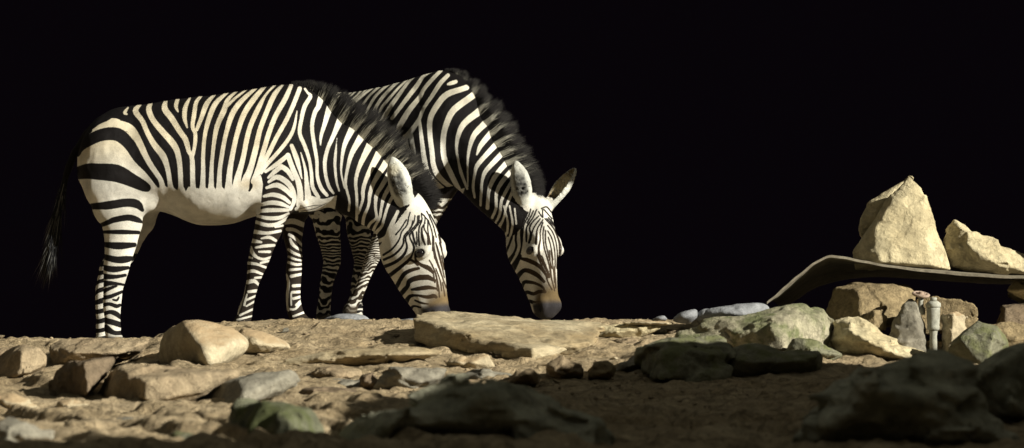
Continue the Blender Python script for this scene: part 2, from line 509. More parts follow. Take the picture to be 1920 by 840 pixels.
# ================================================================== the nearer zebra
NECK1 = [  # white stripes on shoulder and neck, (px, py, width)
 [(577,174,4),(582,181,7),(571,200,8),(565,225,7),(562,250,7),(572,275,7),(580,300,6),(584,325,6),(586,350,7),(597,370,7)],
 [(600,190,11),(597,200,9),(590,212,8),(585,237,7),(589,270,7),(594,300,6),(595,330,6),(602,352,7),(613,366,6)],
 [(616,208,11),(609,232,8),(602,255,6),(601,272,2)],
 [(637,227,12),(625,255,8),(614,280,7),(609,305,7),(611,330,6),(617,350,6),(625,362,4)],
 [(631,268,1.5),(629,290,5),(628,310,5),(631,340,4),(636,358,3)],
 [(659,244,12),(646,272,8),(641,300,5),(640,325,3),(646,352,3)],
 [(676,259,13),(660,287,9),(652,315,6),(648,345,5),(655,375,4),(654,395,4)],
 [(692,275,13),(674,312,8),(667,340,6),(669,370,5),(669,400,5),(668,420,4)],
 [(708,293,13),(689,330,8),(681,355,7),(680,375,5),(672,400,4)],
 [(722,308,12),(702,340,8),(694,362,7),(691,385,5),(682,408,6),(680,430,5)],
 [(733,320,10),(715,350,8),(706,366,7),(704,390,5),(706,408,5),(695,418,5),(689,428,5)],
 [(740,335,9),(721,367,7),(715,390,5),(712,408,5),(703,425,5),(697,440,6)],
 [(745,355,7),(734,372,6),(726,390,5),(720,410,5),(716,424,5),(707,434,6),(699,446,6)],
 [(742,405,6),(737,416,8),(731,430,9),(724,445,8),(708,453,6)],
]
TORSO1 = [
 [(175,244,4),(190,236,8),(207,232,12),(228,234,14),(246,243,15),(260,265,13),(272,290,11),(283,310,10),(300,335,9),(305,350,10)],
 [(264,195,4),(254,208,10),(267,227,9),(277,250,9),(290,272,11),(306,293,12),(314,315,9),(319,345,9),(320,356,14)],
 [(240,202,3),(234,211,6),(238,214,3)],
 [(284,191,6),(279,205,10),(287,225,10),(305,247,11),(325,270,12),(334,290,10),(338,320,9),(339,348,9),(340,358,15)],
 [(311,188,6),(309,204,11),(322,222,11),(337,246,10),(348,262,10),(354,283,8),(359,292,8),(361,310,9),(361,330,9),(362,350,10),(362,360,15)],
 [(333,186,7),(330,199,7),(334,210,2)],
 [(357,182,3),(348,200,8),(346,220,8),(351,239,3)],
 [(379,178,4),(368,192,7),(364,215,8),(361,237,7),(366,250,7),(366,266,7),(363,285,6),(360,296,6)],
 [(405,175,3),(388,194,9),(378,220,8),(369,243,6)],
 [(427,173,4),(405,193,9),(392,222,9),(384,255,7),(381,290,7),(381,320,8),(380,347,10),(379,360,16)],
 [(445,170,3),(427,187,7),(420,207,10),(407,237,9),(401,270,7),(397,310,7),(396,347,10),(395,360,16)],
 [(462,168,3),(440,185,5),(426,199,5)],
 [(480,165,5),(452,190,9),(435,215,10),(424,250,8),(417,285,8),(412,320,8),(411,347,10),(411,360,16)],
 [(497,161,6),(475,187,10),(457,215,10),(445,250,9),(437,285,9),(431,320,10),(429,345,12),(428,360,16)],
 [(516,159,4),(499,177,4),(485,202,9),(470,235,9),(462,265,9),(455,300,9),(446,333,12),(443,356,18)],
 [(532,157,3),(515,177,9),(500,210,9),(487,245,9),(480,277,10),(470,315,11),(462,335,14),(458,352,18)],
 [(546,160,7),(535,185,9),(517,217,9),(505,247,9),(495,280,9),(485,315,10),(477,340,13)],
 [(562,166,8),(552,192,8),(537,225,8),(520,255,8),(505,285,8),(491,311,8),(485,325,6)],
 [(557,208,2),(551,240,6),(540,262,7),(520,287,7),(500,309,7),(490,325,4)],
]
SHOULDER1 = [
 [(547,273,7),(557,300,9),(566,335,2)],
 [(564,286,2),(572,315,5),(575,342,8),(578,372,13)],
 [(498,322,5),(520,307,8),(539,292,8)], [(540,291,9),(549,316,9),(559,340,10),(563,362,11),(562,384,13)],
 [(503,333,4),(515,322,8),(527,313,8)], [(527,312,9),(539,320,9),(549,336,6)],
 [(504,341,5),(519,332,9),(536,340,10),(548,355,9),(552,375,8),(545,392,6)],
 [(500,352,5),(519,347,9),(536,356,9),(547,368,6)],
 [(495,368,5),(512,365,8),(530,370,8),(543,380,6)],
 [(489,384,6),(508,380,8),(526,382,8),(541,388,5)],
 [(487,396,6),(505,394,8),(540,394,6)],
 [(483,405,5),(502,409,7),(525,408,7),(541,400,4)],
 [(479,416,6),(500,422,7),(520,420,7),(540,408,5)],
 [(583,373,12),(603,379,12),(625,374,8)], [(556,392,7),(580,388,8),(606,386,6)],
]
FORE1 = [
 [(474,434,8),(500,437,6),(526,433,5)], [(516,426,3),(530,423,4)], [(470,451,9),(490,454,4)],
 [(490,447,3),(505,445,6),(517,451,5)], [(480,464,4),(498,461,6),(514,460,5)],
 [(470,464,6),(474,475,7),(483,483,5),(495,486,5),(509,482,4)], [(486,472,4),(506,472,5)],
 [(463,481,5),(473,484,3)], [(489,493,4),(506,489,4)], [(461,493,6),(480,495,5),(500,502,4)],
 [(461,511,6),(475,508,6),(492,514,4)], [(478,521,4),(490,520,4)], [(464,529,8),(477,527,7),(486,535,4)],
 [(459,535,4),(456,555,4),(451,572,4),(446,588,4)], [(466,547,5),(484,545,6)], [(463,552,3),(458,572,4)],
 [(461,563,4),(479,555,4)], [(462,574,3),(478,565,4)], [(450,591,4),(476,579,4)], [(445,600,4),(474,592,3)],
]
FAR1 = [
 [(530,417,9),(550,415,10),(570,422,9)], [(539,430,7),(552,431,6),(569,441,5)], [(542,440,5),(555,448,6),(568,462,4)],
 [(544,448,4),(548,457,6),(557,465,5),(568,470,4)], [(541,468,5),(552,475,5),(568,481,4)], [(541,481,4),(553,486,4),(568,489,3)],
 [(541,492,5),(555,496,5),(568,495,4)], [(543,506,5),(566,504,4)], [(546,518,6),(566,514,5)],
 [(537,515,4),(541,530,5),(539,550,5),(538,572,5),(541,582,4)], [(550,536,6),(566,535,5)], [(546,550,3),(546,572,3)],
 [(548,548,5),(566,547,5)], [(550,560,5),(566,556,5)], [(555,572,4),(566,562,4)], [(540,579,4),(552,580,4),(560,573,4),(568,564,3)], [(550,593,4),(572,585,4)],
]
HIND1 = [
 [(146,290,8),(152,278,12),(165,265,20),(190,253,23),(220,252,25),(242,270,22),(260,295,22),(280,318,18),(292,338,12),(297,350,5)],
 [(140,326,22),(165,321,29),(185,322,31),(218,325,33),(245,337,26),(267,348,21),(275,352,16)],
 [(173,387,12),(190,386,14),(203,385,16),(237,380,16),(257,383,16),(267,394,7)],
 [(190,422,8),(205,416,10),(215,412,11),(240,408,12),(257,412,11),(267,417,4)],
 [(194,435,6),(227,435,9),(260,436,7)], [(192,458,9),(222,461,14),(252,459,9)],
 [(190,480,10),(218,487,13),(238,486,13),(250,483,5)], [(188,500,9),(212,505,12),(240,502,7)],
 [(184,518,14),(215,519,8),(235,516,6)], [(188,533,15),(205,531,9),(220,532,6),(232,534,5)],
 [(190,548,10),(203,542,7),(218,536,5)], [(189,558,9),(203,557,8),(217,552,7),(229,547,6)],
 [(212,562,4),(219,563,5),(223,557,3)], [(190,573,8),(205,570,7),(218,574,8),(225,572,6)],
 [(192,590,7),(205,585,8),(217,588,10),(226,595,8)], [(194,600,12),(210,604,11),(226,609,11)], [(198,615,14),(214,624,9),(230,624,9)],
 [(150,270,10),(160,250,14),(178,232,16),(205,214,18),(230,203,10)],
]
HEADST1 = [
 [(766,410,2.2),(763,422,2.5),(753,435,2.5),(748,450,3),(735,467,3.5),(719,478,4)],
 [(774,414,2.2),(770,428,2.5),(758,442,3),(755,460,3.5),(740,477,4),(720,487,4.5)],
 [(783,405,2),(781,420,2.5),(762,442,3),(761,452,3),(763,463,4),(757,478,5),(740,492,5.5),(712,503,6)],
 [(790,413,2),(777,430,2.5),(768,443,3),(776,462,4),(773,477,3),(767,487,5),(752,500,6),(727,519,7),(714,528,6)],
 [(773,435,4),(777,452,4),(781,462,2)], [(781,435,2.5),(782,458,2)],
 [(790,402,2.5),(791,413,2.5),(786,427,3),(785,443,3),(786,460,3)],
 [(797,418,2),(791,428,3),(792,445,5),(797,459,3)], [(790,400,2),(797,408,2),(795,427,2.5),(802,442,3.5),(803,458,4)],
 [(797,407,2),(802,414,2),(802,430,2),(805,447,3),(807,458,3)], [(803,413,2),(810,435,2),(811,455,2.5),(811,470,2)],
 [(778,478,3),(780,488,4),(790,497,6),(804,503,8),(812,512,4)], [(767,487,4),(774,489,4),(783,496,5)],
 [(785,503,5),(773,506,6),(760,512,7),(752,522,7),(745,535,7),(738,548,7)],
 [(815,526,5),(805,521,8),(800,520,9),(783,521,9),(768,527,8),(764,537,7),(757,545,8),(746,558,7)],
 [(817,541,4),(803,539,7),(787,541,7),(772,543,4)],
 [(818,557,5),(813,555,7),(800,557,6),(783,554,4),(770,555,6),(763,563,8),(758,575,9)], [(778,563,3),(790,568,4),(803,570,2)],
 [(768,585,6),(775,574,4),(790,577,3)],
]
NOSE1 = [
 [(800,396,2),(806,408,2),(813,425,2),(818,445,2)], [(806,402,2),(815,418,2),(823,438,2),(827,455,2)], [(812,465,2),(815,485,2)], [(819,460,2),(826,485,2.2),(833,520,2)],
 [(805,488,2),(812,500,2),(818,520,2),(820,545,2)], [(824,455,2),(832,485,2),(836,515,2)], [(812,508,2),(815,530,2)], [(830,530,2),(834,555,1.5)],
 [(762,412,2.2),(752,428,2.5),(742,440,3)], [(769,398,2),(766,408,2)], [(778,404,2),(776,416,2),(768,430,2.4)], [(786,404,2),(785,416,2),(779,428,2.4)],
 [(813,443,1.5),(814,465,2.5),(820,490,2.5),(828,515,2)], [(817,455,1.5),(823,480,2),(831,510,2)],
 [(808,493,2),(817,513,2.5),(822,537,2),(824,557,2)], [(817,503,2),(825,525,2),(828,545,2)],
 [(815,480,4),(822,498,4),(832,527,2.5),(837,540,2)], [(828,480,2),(833,505,1.5)], [(822,440,1.5),(829,470,1.5)],
]
F1, FR = math.radians(62), math.radians(16)
POLL1 = W(772, 388, D0 - .10)
h1, fr1, eyes1 = head_prims(POLL1, F1, FR, 1.2, [
    ((.01, .012, .060), (-.30, -.10, .95), (.30, .93, .05), .285, .068),
    ((.01, .012, -.060), (-.02, .55, .95), (.75, -.66, .1), .245, .050)])
P1 = [
 Loft([(x, (HZ-a)/326, (HZ-b)/326, w) for (x, a, b, w) in []] or
      [((x-960)/326, (HZ-a)/326, (HZ-b)/326, w) for (x, a, b, w) in [
       (152,272,345,.09),(165,246,365,.15),(185,222,378,.19),(215,203,388,.225),(260,196,392,.25),(310,190,398,.275),(370,183,421,.305),(430,174,420,.31),
       (475,166,406,.285),(520,160,396,.25),(560,158,394,.215),(590,172,390,.185),(615,198,380,.15),(634,235,362,.11),(642,270,335,.06)]],
      (0,0,0), [(1,0,0),(0,0,1),(0,1,0)], 'torso', k=.05, egg=.16, pw=2.15),
 pxchain([(572,278,80,0,.19),(624,296,66,0,.165),(664,328,62,-.02,.135),(706,370,58,-.05,.112),(746,410,46,-.08,.10)], 'torso', k=.04),
 pxchain([(590,318,66,0,.15),(622,322,50,0,.14),(652,352,46,-.01,.11)], 'torso', k=.05),
 # near hind leg
 pxchain([(212,285,62,-.115,.135),(218,345,62,-.13,.125),(223,382,51,-.14,.10),(229,418,38,-.14,.078),(227,450,31,-.14,.062),(222,482,26,-.14,.052),(218,503,24,-.14,.046),
          (212,540,18.5,-.14,.038),(210,575,17,-.14,.035),(211,600,14.5,-.14,.034),(211,613,15.5,-.14,.038),(212,627,14.5,-.14,.036),(215,642,19,-.14,.046)], 'nearhind', k=.045),
 # far hind leg
 pxchain([(230,310,60,.115,.13),(258,372,46,.13,.11),(255,410,37,.13,.08),(243,450,24,.13,.06),(232,475,23,.13,.05),(207,503,21,.13,.044),(194,540,15,.13,.036),
          (193,575,14,.13,.034),(194,600,13,.13,.034),(194,615,14,.13,.037),(194,628,13,.13,.036),(195,640,18,.13,.045)], 'farhind', k=.045),
 # near fore leg
 pxchain([(548,300,56,-.115,.085),(528,345,46,-.14,.088),(517,378,36,-.15,.080),(510,400,29,-.15,.070),(503,430,26,-.15,.060),(493,460,22,-.15,.052),(482,496,18.5,-.15,.045),
          (474,528,12,-.15,.035),(467,558,11,-.15,.033),(461,580,13.5,-.15,.036),(459,592,14,-.15,.037),(453,606,16,-.15,.045)], 'nearfore', k=.04),
 # far fore leg
 pxchain([(570,320,56,.11,.085),(560,370,36,.13,.08),(551,410,21,.14,.066),(549,445,18,.14,.056),(553,478,13.5,.14,.046),(551,508,14.5,.14,.044),(550,536,13.5,.14,.035),
          (550,565,13.5,.14,.033),(553,583,15,.14,.036),(557,594,15,.14,.038),(564,606,18,.14,.046)], 'farfore', k=.04),
 # chest fold, stifle, tail root
 pxchain([(535,388,10,-.06,.09),(575,386,14,-.02,.11),(612,368,14,0,.10)], 'torso', k=.035),
 pxchain([(262,365,30,-.16,.05),(280,372,20,-.15,.05),(300,372,14,-.12,.05)], 'torso', k=.05),
 pxchain([(190,235,12,0,.04),(165,252,10,0,.032),(140,285,7.5,0,.024),(123,330,6,0,.018),(112,375,4.5,0,.014),(104,425,3.5,0,.011)], 'tail', k=.025),
] + h1

def paint1(c, V):
    x, y = c.P[:,0], c.P[:,1]
    T = ['torso', 'nearfore', 'nearhind']
    c.part[(c.part == 'head') & ((x - 758)*(468 - 398) - (y - 398)*(707 - 758) < 0)] = 'torso'
    c.fill(8, ['nearhind', 'farhind', 'head', 'ear'])
    jag = 3.5 * np.sin(x*.42) + 4*vnoise(c.P_3 if hasattr(c, 'P_3') else np.stack([x, y*.1, 0*x], 1), .18, 4)
    c.put(y - 354 - jag, True, c.mask(['torso']) & (x < 486))
    c.poly([(100,262),(150,262),(178,250),(215,240),(245,250),(262,280),(290,325),(303,352),(296,420),(262,470),(240,560),(235,680),(100,680)], True, ['torso','nearhind'])
    c.strokes(HIND1, False, ['torso','nearhind'])
    c.strokes(TORSO1, True, ['torso','nearhind','nearfore'])
    c.poly([(566,372),(600,376),(632,366),(628,392),(560,398)], True, ['torso'])
    c.poly([(474,338),(489,328),(493,345),(487,402),(474,402)], True, ['torso','nearfore'])
    c.strokes(SHOULDER1, True, ['torso','nearfore'])
    c.strokes(longer(NECK1), True, ['torso'])
    c.strokes(FORE1, True, ['nearfore'])
    c.strokes(FAR1, True, ['farfore'])
    # fine dark lines painted along the chest folds
    c.strokes([[(560,392,1.2),(585,386,1.5),(608,384,1)],[(565,396,1.2),(590,391,1.5),(612,381,1)]], False, ['torso'])
    # far hind leg: bands across it
    m = c.part == 'farhind'
    wv = np.sin((y + .25*x + 5*vnoise(V, 9, 2)) / 22 * 2*math.pi * np.where(y > 500, 1.25, .8)) * 4 - np.where(y > 500, 0, .5)
    wv = np.where((y < 475) & (x > 225), 8, wv)
    c.v[m] = wv[m]
    c.strokes(HEADST1, False, ['head'], 1.15, 2.9); c.strokes(NOSE1, False, ['head'], 1.15, 2.9)
    hv = h1[0].local(V) / 1.2; u, v, sd = hv.T
    hm = c.part == 'head'
    # ring round the eye
    for g in (1, -1):
        r = np.sqrt(((u-EYE_U)/.022)**2 + ((v-EYE_V)/.034)**2 + ((sd-g*.086)/.03)**2)
        c.put((1 - r) * 7, False, hm)
    c.put(-8*np.ones(len(V)), True, hm)
    muzzle(c, u, v, sd, hm, .472)
    # dark pastern and hoof
    for p, yy in (('nearhind', 631), ('farhind', 634), ('nearfore', 600), ('farfore', 600)):
        mm = c.part == p
        c.tint('lite', (.10,.085,.065), mm * sstep(yy-4, yy+3, y)); c.tint('dark', (.045,.038,.03), mm * sstep(yy-4, yy+3, y))
    c.fill(-8, ['tail'])
    # the coat is creamier along the back (natural cream plus warm light painted in), whiter on belly, neck and head; leg stripes brownish
    c.tint('lite', (.72,.62,.42), ((c.part == 'torso') | (c.part == 'nearhind')) * sstep(345, 250, y) * sstep(640, 470, x) * .75)
    c.tint('lite', (.70,.60,.40), (c.part == 'torso') * sstep(640, 700, x) * sstep(380, 300, y) * .5)
    c.tint('dark', (.030,.022,.016), np.isin(c.part, ['nearfore','farfore']) * .8)
    c.tint('lite', (.60,.50,.34), (c.part == 'torso') * sstep(.6, .0, np.hypot((x-465)/60, (y-345)/30)) * .7)
    paint_ears(c, h1, V)
    sp = np.hypot(x-737, y-318); c.tint('lite', (.70,.66,.52), (c.part == 'ear') * sstep(16, 4, sp))

def muzzle(c, u, v, sd, hm, g=.49):
    br = hm * sstep(.36, .50, u + .5*v) * sstep(-.045, .0, v)
    c.tint('lite', (.165,.115,.055), br); c.tint('dark', (.07,.045,.02), br)
    fore = hm * sstep(.03, .09, v) * sstep(.10, .16, u) * .75
    c.tint('dark', (.035,.021,.012), fore)
    c.tint('dark', (.055,.034,.017), hm * sstep(.22, .30, u) * sstep(-.075, -.02, v) * .8)
    gr = hm * sstep(g, g + .035, u - .10*v) * np.maximum(sstep(-.075, -.035, v), sstep(.535, .555, u))
    c.v = np.where(gr > .5, 8, c.v)
    c.tint('lite', (.036,.033,.036), gr)

BASE1 = (W(520, 0, D0)[0], 0.0, -.03)
zeb1, c1, V1, FF1 = make_zebra('zebra standing side-on nearest the viewer with its pale belly showing', BASE1, P1, eyes1, fr1, .0275, paint1, .0050)

# mane of the nearer zebra
crest1 = [(545,160,14.0,.03,.1,1),(575,168,14.0,.075,.25,1),(600,186,14.0,.13,.4,1),(640,222,14.0,.175,.62,1),(680,256,13.99,.185,.8,1),(720,290,13.97,.185,.95,1),
          (752,325,13.95,.17,1.1,.9),(772,352,13.93,.16,1.3,.7),(785,374,13.92,.16,1.5,.35),(790,388,13.91,.10,1.5,-.15)]
def mane_tones(c, strokes, PX, t, rg, pale, n, tipdark):
    f = np.full(n, -1e3)
    for st in strokes: f = np.maximum(f, seg_field(PX, spline(st)))
    w = sstep(-.8, 1.2, f + 1.6*rg.normal(size=n))[:, None]
    A = w * np.array(pale) + (1 - w) * np.array((.008,.007,.0065))
    B = w * np.array(pale) * tipdark + (1 - w) * np.array((.009,.008,.0075))
    k = (.65 + .6*rg.random(n))[:, None]
    return A*k, B*k, w[:, 0]
def do_mane(z, base, c, crest, strokes, n, seed, L, ext, pale, tipdark):
    rg = np.random.default_rng(seed + 50)
    R, dirs, ln, PX, t, side = mane('mane', z, base, c, crest, None, n, seed, L, None)
    ex = []
    for st in strokes:
        a, b = np.array(st[0], float), np.array(st[1], float)
        d = (a - b); d[2] = 0; d = d / max(np.hypot(d[0], d[1]), 1e-6)
        ex.append([tuple(a + np.array([d[0]*ext, d[1]*ext, 1.0])), tuple(a), tuple(b)])
    A, B, w = mane_tones(c, ex, PX, t, rg, pale, n, tipdark)
    ln = np.where(w > .5, ln * (.42 + .40*rg.random(n)), ln)
    me = hair_mesh('mane', R - np.array(base), dirs, ln, .0014 + .0014*rg.random(n), A, B, (.18, 0, -.12))
    return link('mane', me, HAIR, z)
do_mane(zeb1, BASE1, c1, crest1, NECK1, 17000, 11, (0, 1, 0), 14, (.42,.39,.30), .10)

# tail tuft
def tuft(z, base, pts, n, seed, ln0):
    rg = np.random.default_rng(seed); A = np.array(pts, float); t = rg.random(n) ** .8 * (len(A) - 1)
    R = np.stack([np.interp(t, np.arange(len(A)), A[:, k]) for k in range(3)], 1)
    R = R + rg.normal(size=(n, 3)) * .008
    dirs = np.stack([-.16 + rg.normal(size=n)*.10, rg.normal(size=n)*.10, -np.ones(n)], 1)
    ln = ln0 * (.6 + .5*rg.random(n))
    tone = np.where(rg.random(n)[:, None] < .22, np.array([.20,.20,.19]), np.array([.018,.018,.02])) * (.7 + .6*rg.random(n))[:, None]
    me = hair_mesh('tail_tuft', R - np.array(base), dirs, ln, .0022, tone, tone*.8, (-.08, 0, 0))
    return link('tail_tuft', me, HAIR, z)
tuft(zeb1, BASE1, [W(122,335,D0), W(112,375,D0), W(104,425,D0), W(100,450,D0)], 520, 5, .30)
# ================================================================== the farther zebra, turned three quarters to the viewer
Y2 = .75
A2 = math.radians(40)
FW = np.array([math.cos(A2), -math.sin(A2), 0]); LT = np.array([math.sin(A2), math.cos(A2), 0])
O2 = np.array([W(826, 0, D0 + Y2)[0], Y2, 0])
def bod(s, lat, z): return tuple(O2 + FW*s + LT*lat + np.array([0, 0, z]))
NECK2 = [
 [(846,156,7),(840,158,4)],
 [(866,167,10),(838,177,11),(820,197,11),(807,222,10),(806,250,9),(810,285,9),(813,310,9),(822,330,10),(840,347,8),(857,356,6)],
 [(880,184,12),(852,205,12),(840,225,11),(832,252,10),(831,282,10),(835,303,10),(845,325,10),(855,345,9),(862,356,6)],
 [(897,210,13),(870,232,11),(859,255,8),(856,280,5),(860,305,4),(865,325,6),(876,354,4)],
 [(910,231,12),(890,252,10),(881,275,7),(877,300,4),(877,330,3),(877,350,2)],
 [(921,249,11),(902,272,9),(894,290,3)],
 [(936,265,11),(912,290,9),(895,310,8),(890,327,5),(887,350,5),(890,370,4)],
 [(946,283,10),(925,305,9),(910,322,8),(904,340,5),(902,365,5),(901,385,4)],
 [(956,299,10),(935,322,9),(922,342,8),(916,362,6),(914,390,7)],
 [(965,314,9),(942,340,8),(931,362,6),(930,390,5),(923,408,5)],
 [(962,336,6),(947,362,6),(940,378,5),(937,402,5),(928,420,4)],
 [(960,362,6),(950,385,4),(944,410,4),(936,425,6)],
 [(947,395,3),(952,417,4),(951,437,4)], [(957,395,3),(961,420,4),(955,450,4)], [(945,450,4),(950,436,4)], [(966,400,3),(968,420,3)],
]
BODY2 = [
 [(827,132,6),(812,147,7),(795,167,7),(787,182,8),(767,207,10),(750,235,10),(744,248,5)],
 [(817,129,5),(795,142,6),(782,160,8),(765,182,8),(750,202,7),(735,222,6)],
 [(805,126,3),(782,140,3),(765,155,5),(750,175,7),(732,200,8),(720,220,8),(712,232,7)],
 [(772,142,3),(750,162,4),(732,182,5),(717,200,5),(710,213,3)],
 [(770,137,3),(742,157,5),(722,177,6),(707,197,6),(695,224,5)],
 [(755,140,2.5),(730,157,4),(707,177,5),(695,195,5),(685,214,4)],
 [(745,142,2.5),(715,160,4),(695,177,4),(680,196,4)],
 [(727,147,2.5),(705,160,3.5),(685,175,4),(668,190,4)],
 [(715,149,2),(695,161,3),(677,177,3),(662,190,3)], [(702,152,2),(682,165,3),(669,179,3),(655,190,3)],
 [(690,155,2),(672,167,2.5),(655,182,2.5)], [(677,159,2),(662,170,2.5),(645,184,2.5)], [(665,161,2),(650,170,2),(634,184,2)], [(652,164,2),(636,174,2),(620,188,2)],
 [(840,141,7),(825,157,8),(810,180,7),(795,202,6),(785,225,7),(770,247,10),(757,262,10)],
 [(770,250,8),(774,275,8),(778,300,7),(784,325,5)], [(759,256,8),(764,275,6),(777,302,5),(790,332,3)],
 [(786,222,5),(790,255,7),(795,295,9),(802,325,10),(820,347,11),(842,363,7)],
]
HEADST2 = [
 [(1033,470,1.5),(1037,500,1.5),(1040,530,1.5)], [(1024,478,2),(1030,500,2),(1034,525,2)], [(1047,500,1.5),(1046,530,1.5)], [(1031,418,1.5),(1040,432,2),(1048,455,2),(1049,475,2)], [(1033,412,1.5),(1050,436,2),(1057,448,2)], [(1000,395,2),(996,405,2),(988,418,2.4)], [(990,398,2),(985,408,2)], [(1016,480,2),(1024,500,2),(1030,515,2)],
 [(979,400,2.2),(974,417,2.5),(968,437,4),(967,450,4),(968,463,4),(962,477,4),(946,495,4)],
 [(987,397,2),(982,415,2.5),(977,432,4),(978,453,4),(977,465,3),(970,485,5),(948,514,5)],
 [(965,420,3),(960,440,4),(958,450,4),(945,482,4)],
 [(995,392,2),(992,403,2.5),(983,420,2.5),(980,437,3),(979,452,3)],
 [(1006,393,2),(1000,407,2.5),(988,425,3),(987,440,4),(987,453,3)],
 [(1010,405,2),(998,417,2.5),(993,428,3),(995,440,3.5),(992,455,4)],
 [(1013,410,2),(1002,425,2.5),(997,438,3),(995,450,3)],
 [(1018,412,2),(1008,428,2.5),(1006,442,4),(1005,457,4)],
 [(1018,417,1.5),(1013,433,2.5),(1013,450,3),(1010,467,4),(1013,483,4.5),(1023,503,4),(1030,520,3)],
 [(1020,425,2),(1018,440,2.5),(1020,463,2.5),(1027,487,3),(1032,508,2)],
 [(1023,432,1.5),(1023,453,2),(1028,477,2),(1035,503,1.5)],
 [(1022,410,1.5),(1037,427,2),(1045,442,2.5),(1052,463,2.5),(1050,477,2.5),(1048,493,2)],
 [(1025,410,2),(1043,428,2.5),(1055,453,4)], [(1028,408,2),(1047,430,2.5),(1056,442,3)],
 [(1027,423,1.5),(1037,437,2),(1043,457,2),(1045,478,2),(1044,503,1.5)],
 [(1027,433,1.5),(1035,448,1.5),(1040,470,1.5),(1041,500,1.5)], [(1028,445,1.5),(1033,463,1.5),(1037,487,1.5)],
 [(1010,397,2),(1015,405,2),(1018,408,2)], [(1017,393,2),(1018,407,2)], [(1015,391,2),(1025,388,1.5),(1034,398,1.5)], [(1020,393,1.5),(1035,410,1.5)],
 [(978,485,5),(990,488,7),(1005,495,7),(1015,503,6),(1027,520,4)],
 [(1020,528,5),(1010,518,7),(997,510,8),(983,507,7),(972,517,8),(967,528,7),(966,545,5)],
 [(1023,548,3),(1017,538,4),(1003,531,5),(992,529,6),(982,530,6),(977,545,5),(973,556,4)],
 [(1022,547,5),(1010,547,6),(1000,551,6),(987,548,6),(982,560,6),(983,570,5)],
 [(1012,567,4),(1003,568,6),(990,565,6),(991,580,6)],
 [(975,480,6),(965,502,6),(953,523,7),(948,534,5)], [(963,477,5),(946,507,5)],
 [(1007,478,3),(1020,508,3),(1028,530,2),(1035,543,2)], [(1030,470,1.5),(1034,520,1.5),(1040,545,1.5)], [(1040,500,1.5),(1042,540,1.5)],
]
B2, T2, SC2 = math.radians(36), math.radians(13), 1.14
POLL2 = W(1003, 388, D0 + .36)
h2, fr2, eyes2 = head_prims(POLL2, B2, T2, SC2, [
    ((.012, .010, .064), (-.22, -.25, .95), (.05, .99, .10), .275, .062),
    ((.012, .010, -.064), (.60, .15, .84), (-.66, -.72, .30), .285, .054)], roll=0)
def p2(x, y, r, Y, w): d = D0 + Y; return (*W(x, y, d), r*d/FPX, w)
P2 = [
 Chain([(*bod(.13,0,1.07), .24, .15), (*bod(0,0,1.165), .345, .20), (*bod(-.18,0,1.13), .345, .265), (*bod(-.42,0,1.11), .325, .30), (*bod(-.70,0,1.11), .315, .305),
        (*bod(-.92,0,1.15), .285, .27), (*bod(-1.08,0,1.18), .21, .20)], 'torso', LT, .06),
 Chain([p2(834,254,84,.68,.185), p2(866,283,66,.55,.155), p2(899,320,53,.46,.125), p2(931,363,44,.40,.105), p2(966,404,37,.37,.095)], 'neck', (.45,.89,0), .05),
 Chain([(*bod(-.02,-.17,1.02), .18, .07), (*bod(-.06,-.19,.86), .13, .07)], 'torso', LT, .06),
 # trailing fore leg, hoof on a stone
 Chain([p2(788,300,48,.50,.09), p2(762,360,36,.50,.085), p2(742,395,27,.50,.075), p2(722,430,19,.50,.062), p2(707,465,15.5,.50,.050), p2(699,482,14.5,.50,.046), p2(688,510,11,.51,.036),
        p2(676,540,10.5,.52,.034), p2(668,558,11.5,.53,.037), p2(661,571,10.5,.53,.036), p2(656,583,13,.54,.044)], 'nearfore', LT, .05),
 Chain([p2(838,320,45,.85,.085), p2(818,368,30,.85,.08), p2(799,415,20,.85,.065), p2(794,455,16,.85,.05), p2(792,490,15,.85,.046), p2(790,525,11,.85,.036), p2(789,560,11,.85,.034),
        p2(790,580,12,.85,.037), p2(794,603,15,.85,.046)], 'farfore', LT, .05),
 Chain([(*bod(-.95,-.12,1.08), .22, .12), (*bod(-.93,-.14,.85), .17, .10), p2(612,400,33,1.25,.085), p2(614,430,26,1.25,.068), p2(620,462,21,1.27,.056), p2(623,490,18,1.28,.047),
        p2(612,530,12.5,1.26,.037), p2(609,562,12,1.25,.035), p2(607,578,13,1.25,.038), p2(606,601,15,1.24,.046)], 'nearhind', LT, .05),
 Chain([(*bod(-.95,.12,1.08), .22, .12), (*bod(-.90,.14,.85), .17, .10), p2(674,400,30,1.45,.085), p2(672,430,25,1.45,.068), p2(677,462,20,1.46,.056), p2(680,490,17,1.47,.047),
        p2(670,530,12,1.46,.037), p2(668,562,11.5,1.45,.035), p2(668,578,12,1.45,.038), p2(668,601,14,1.45,.046)], 'farhind', LT, .05),
 Chain([(*bod(-1.14,0,1.28), .04, .04), (*bod(-1.25,0,1.15), .03, .03), (*bod(-1.30,0,.95), .018, .018), (*bod(-1.31,0,.75), .011, .011)], 'tail', LT, .03),
] + h2

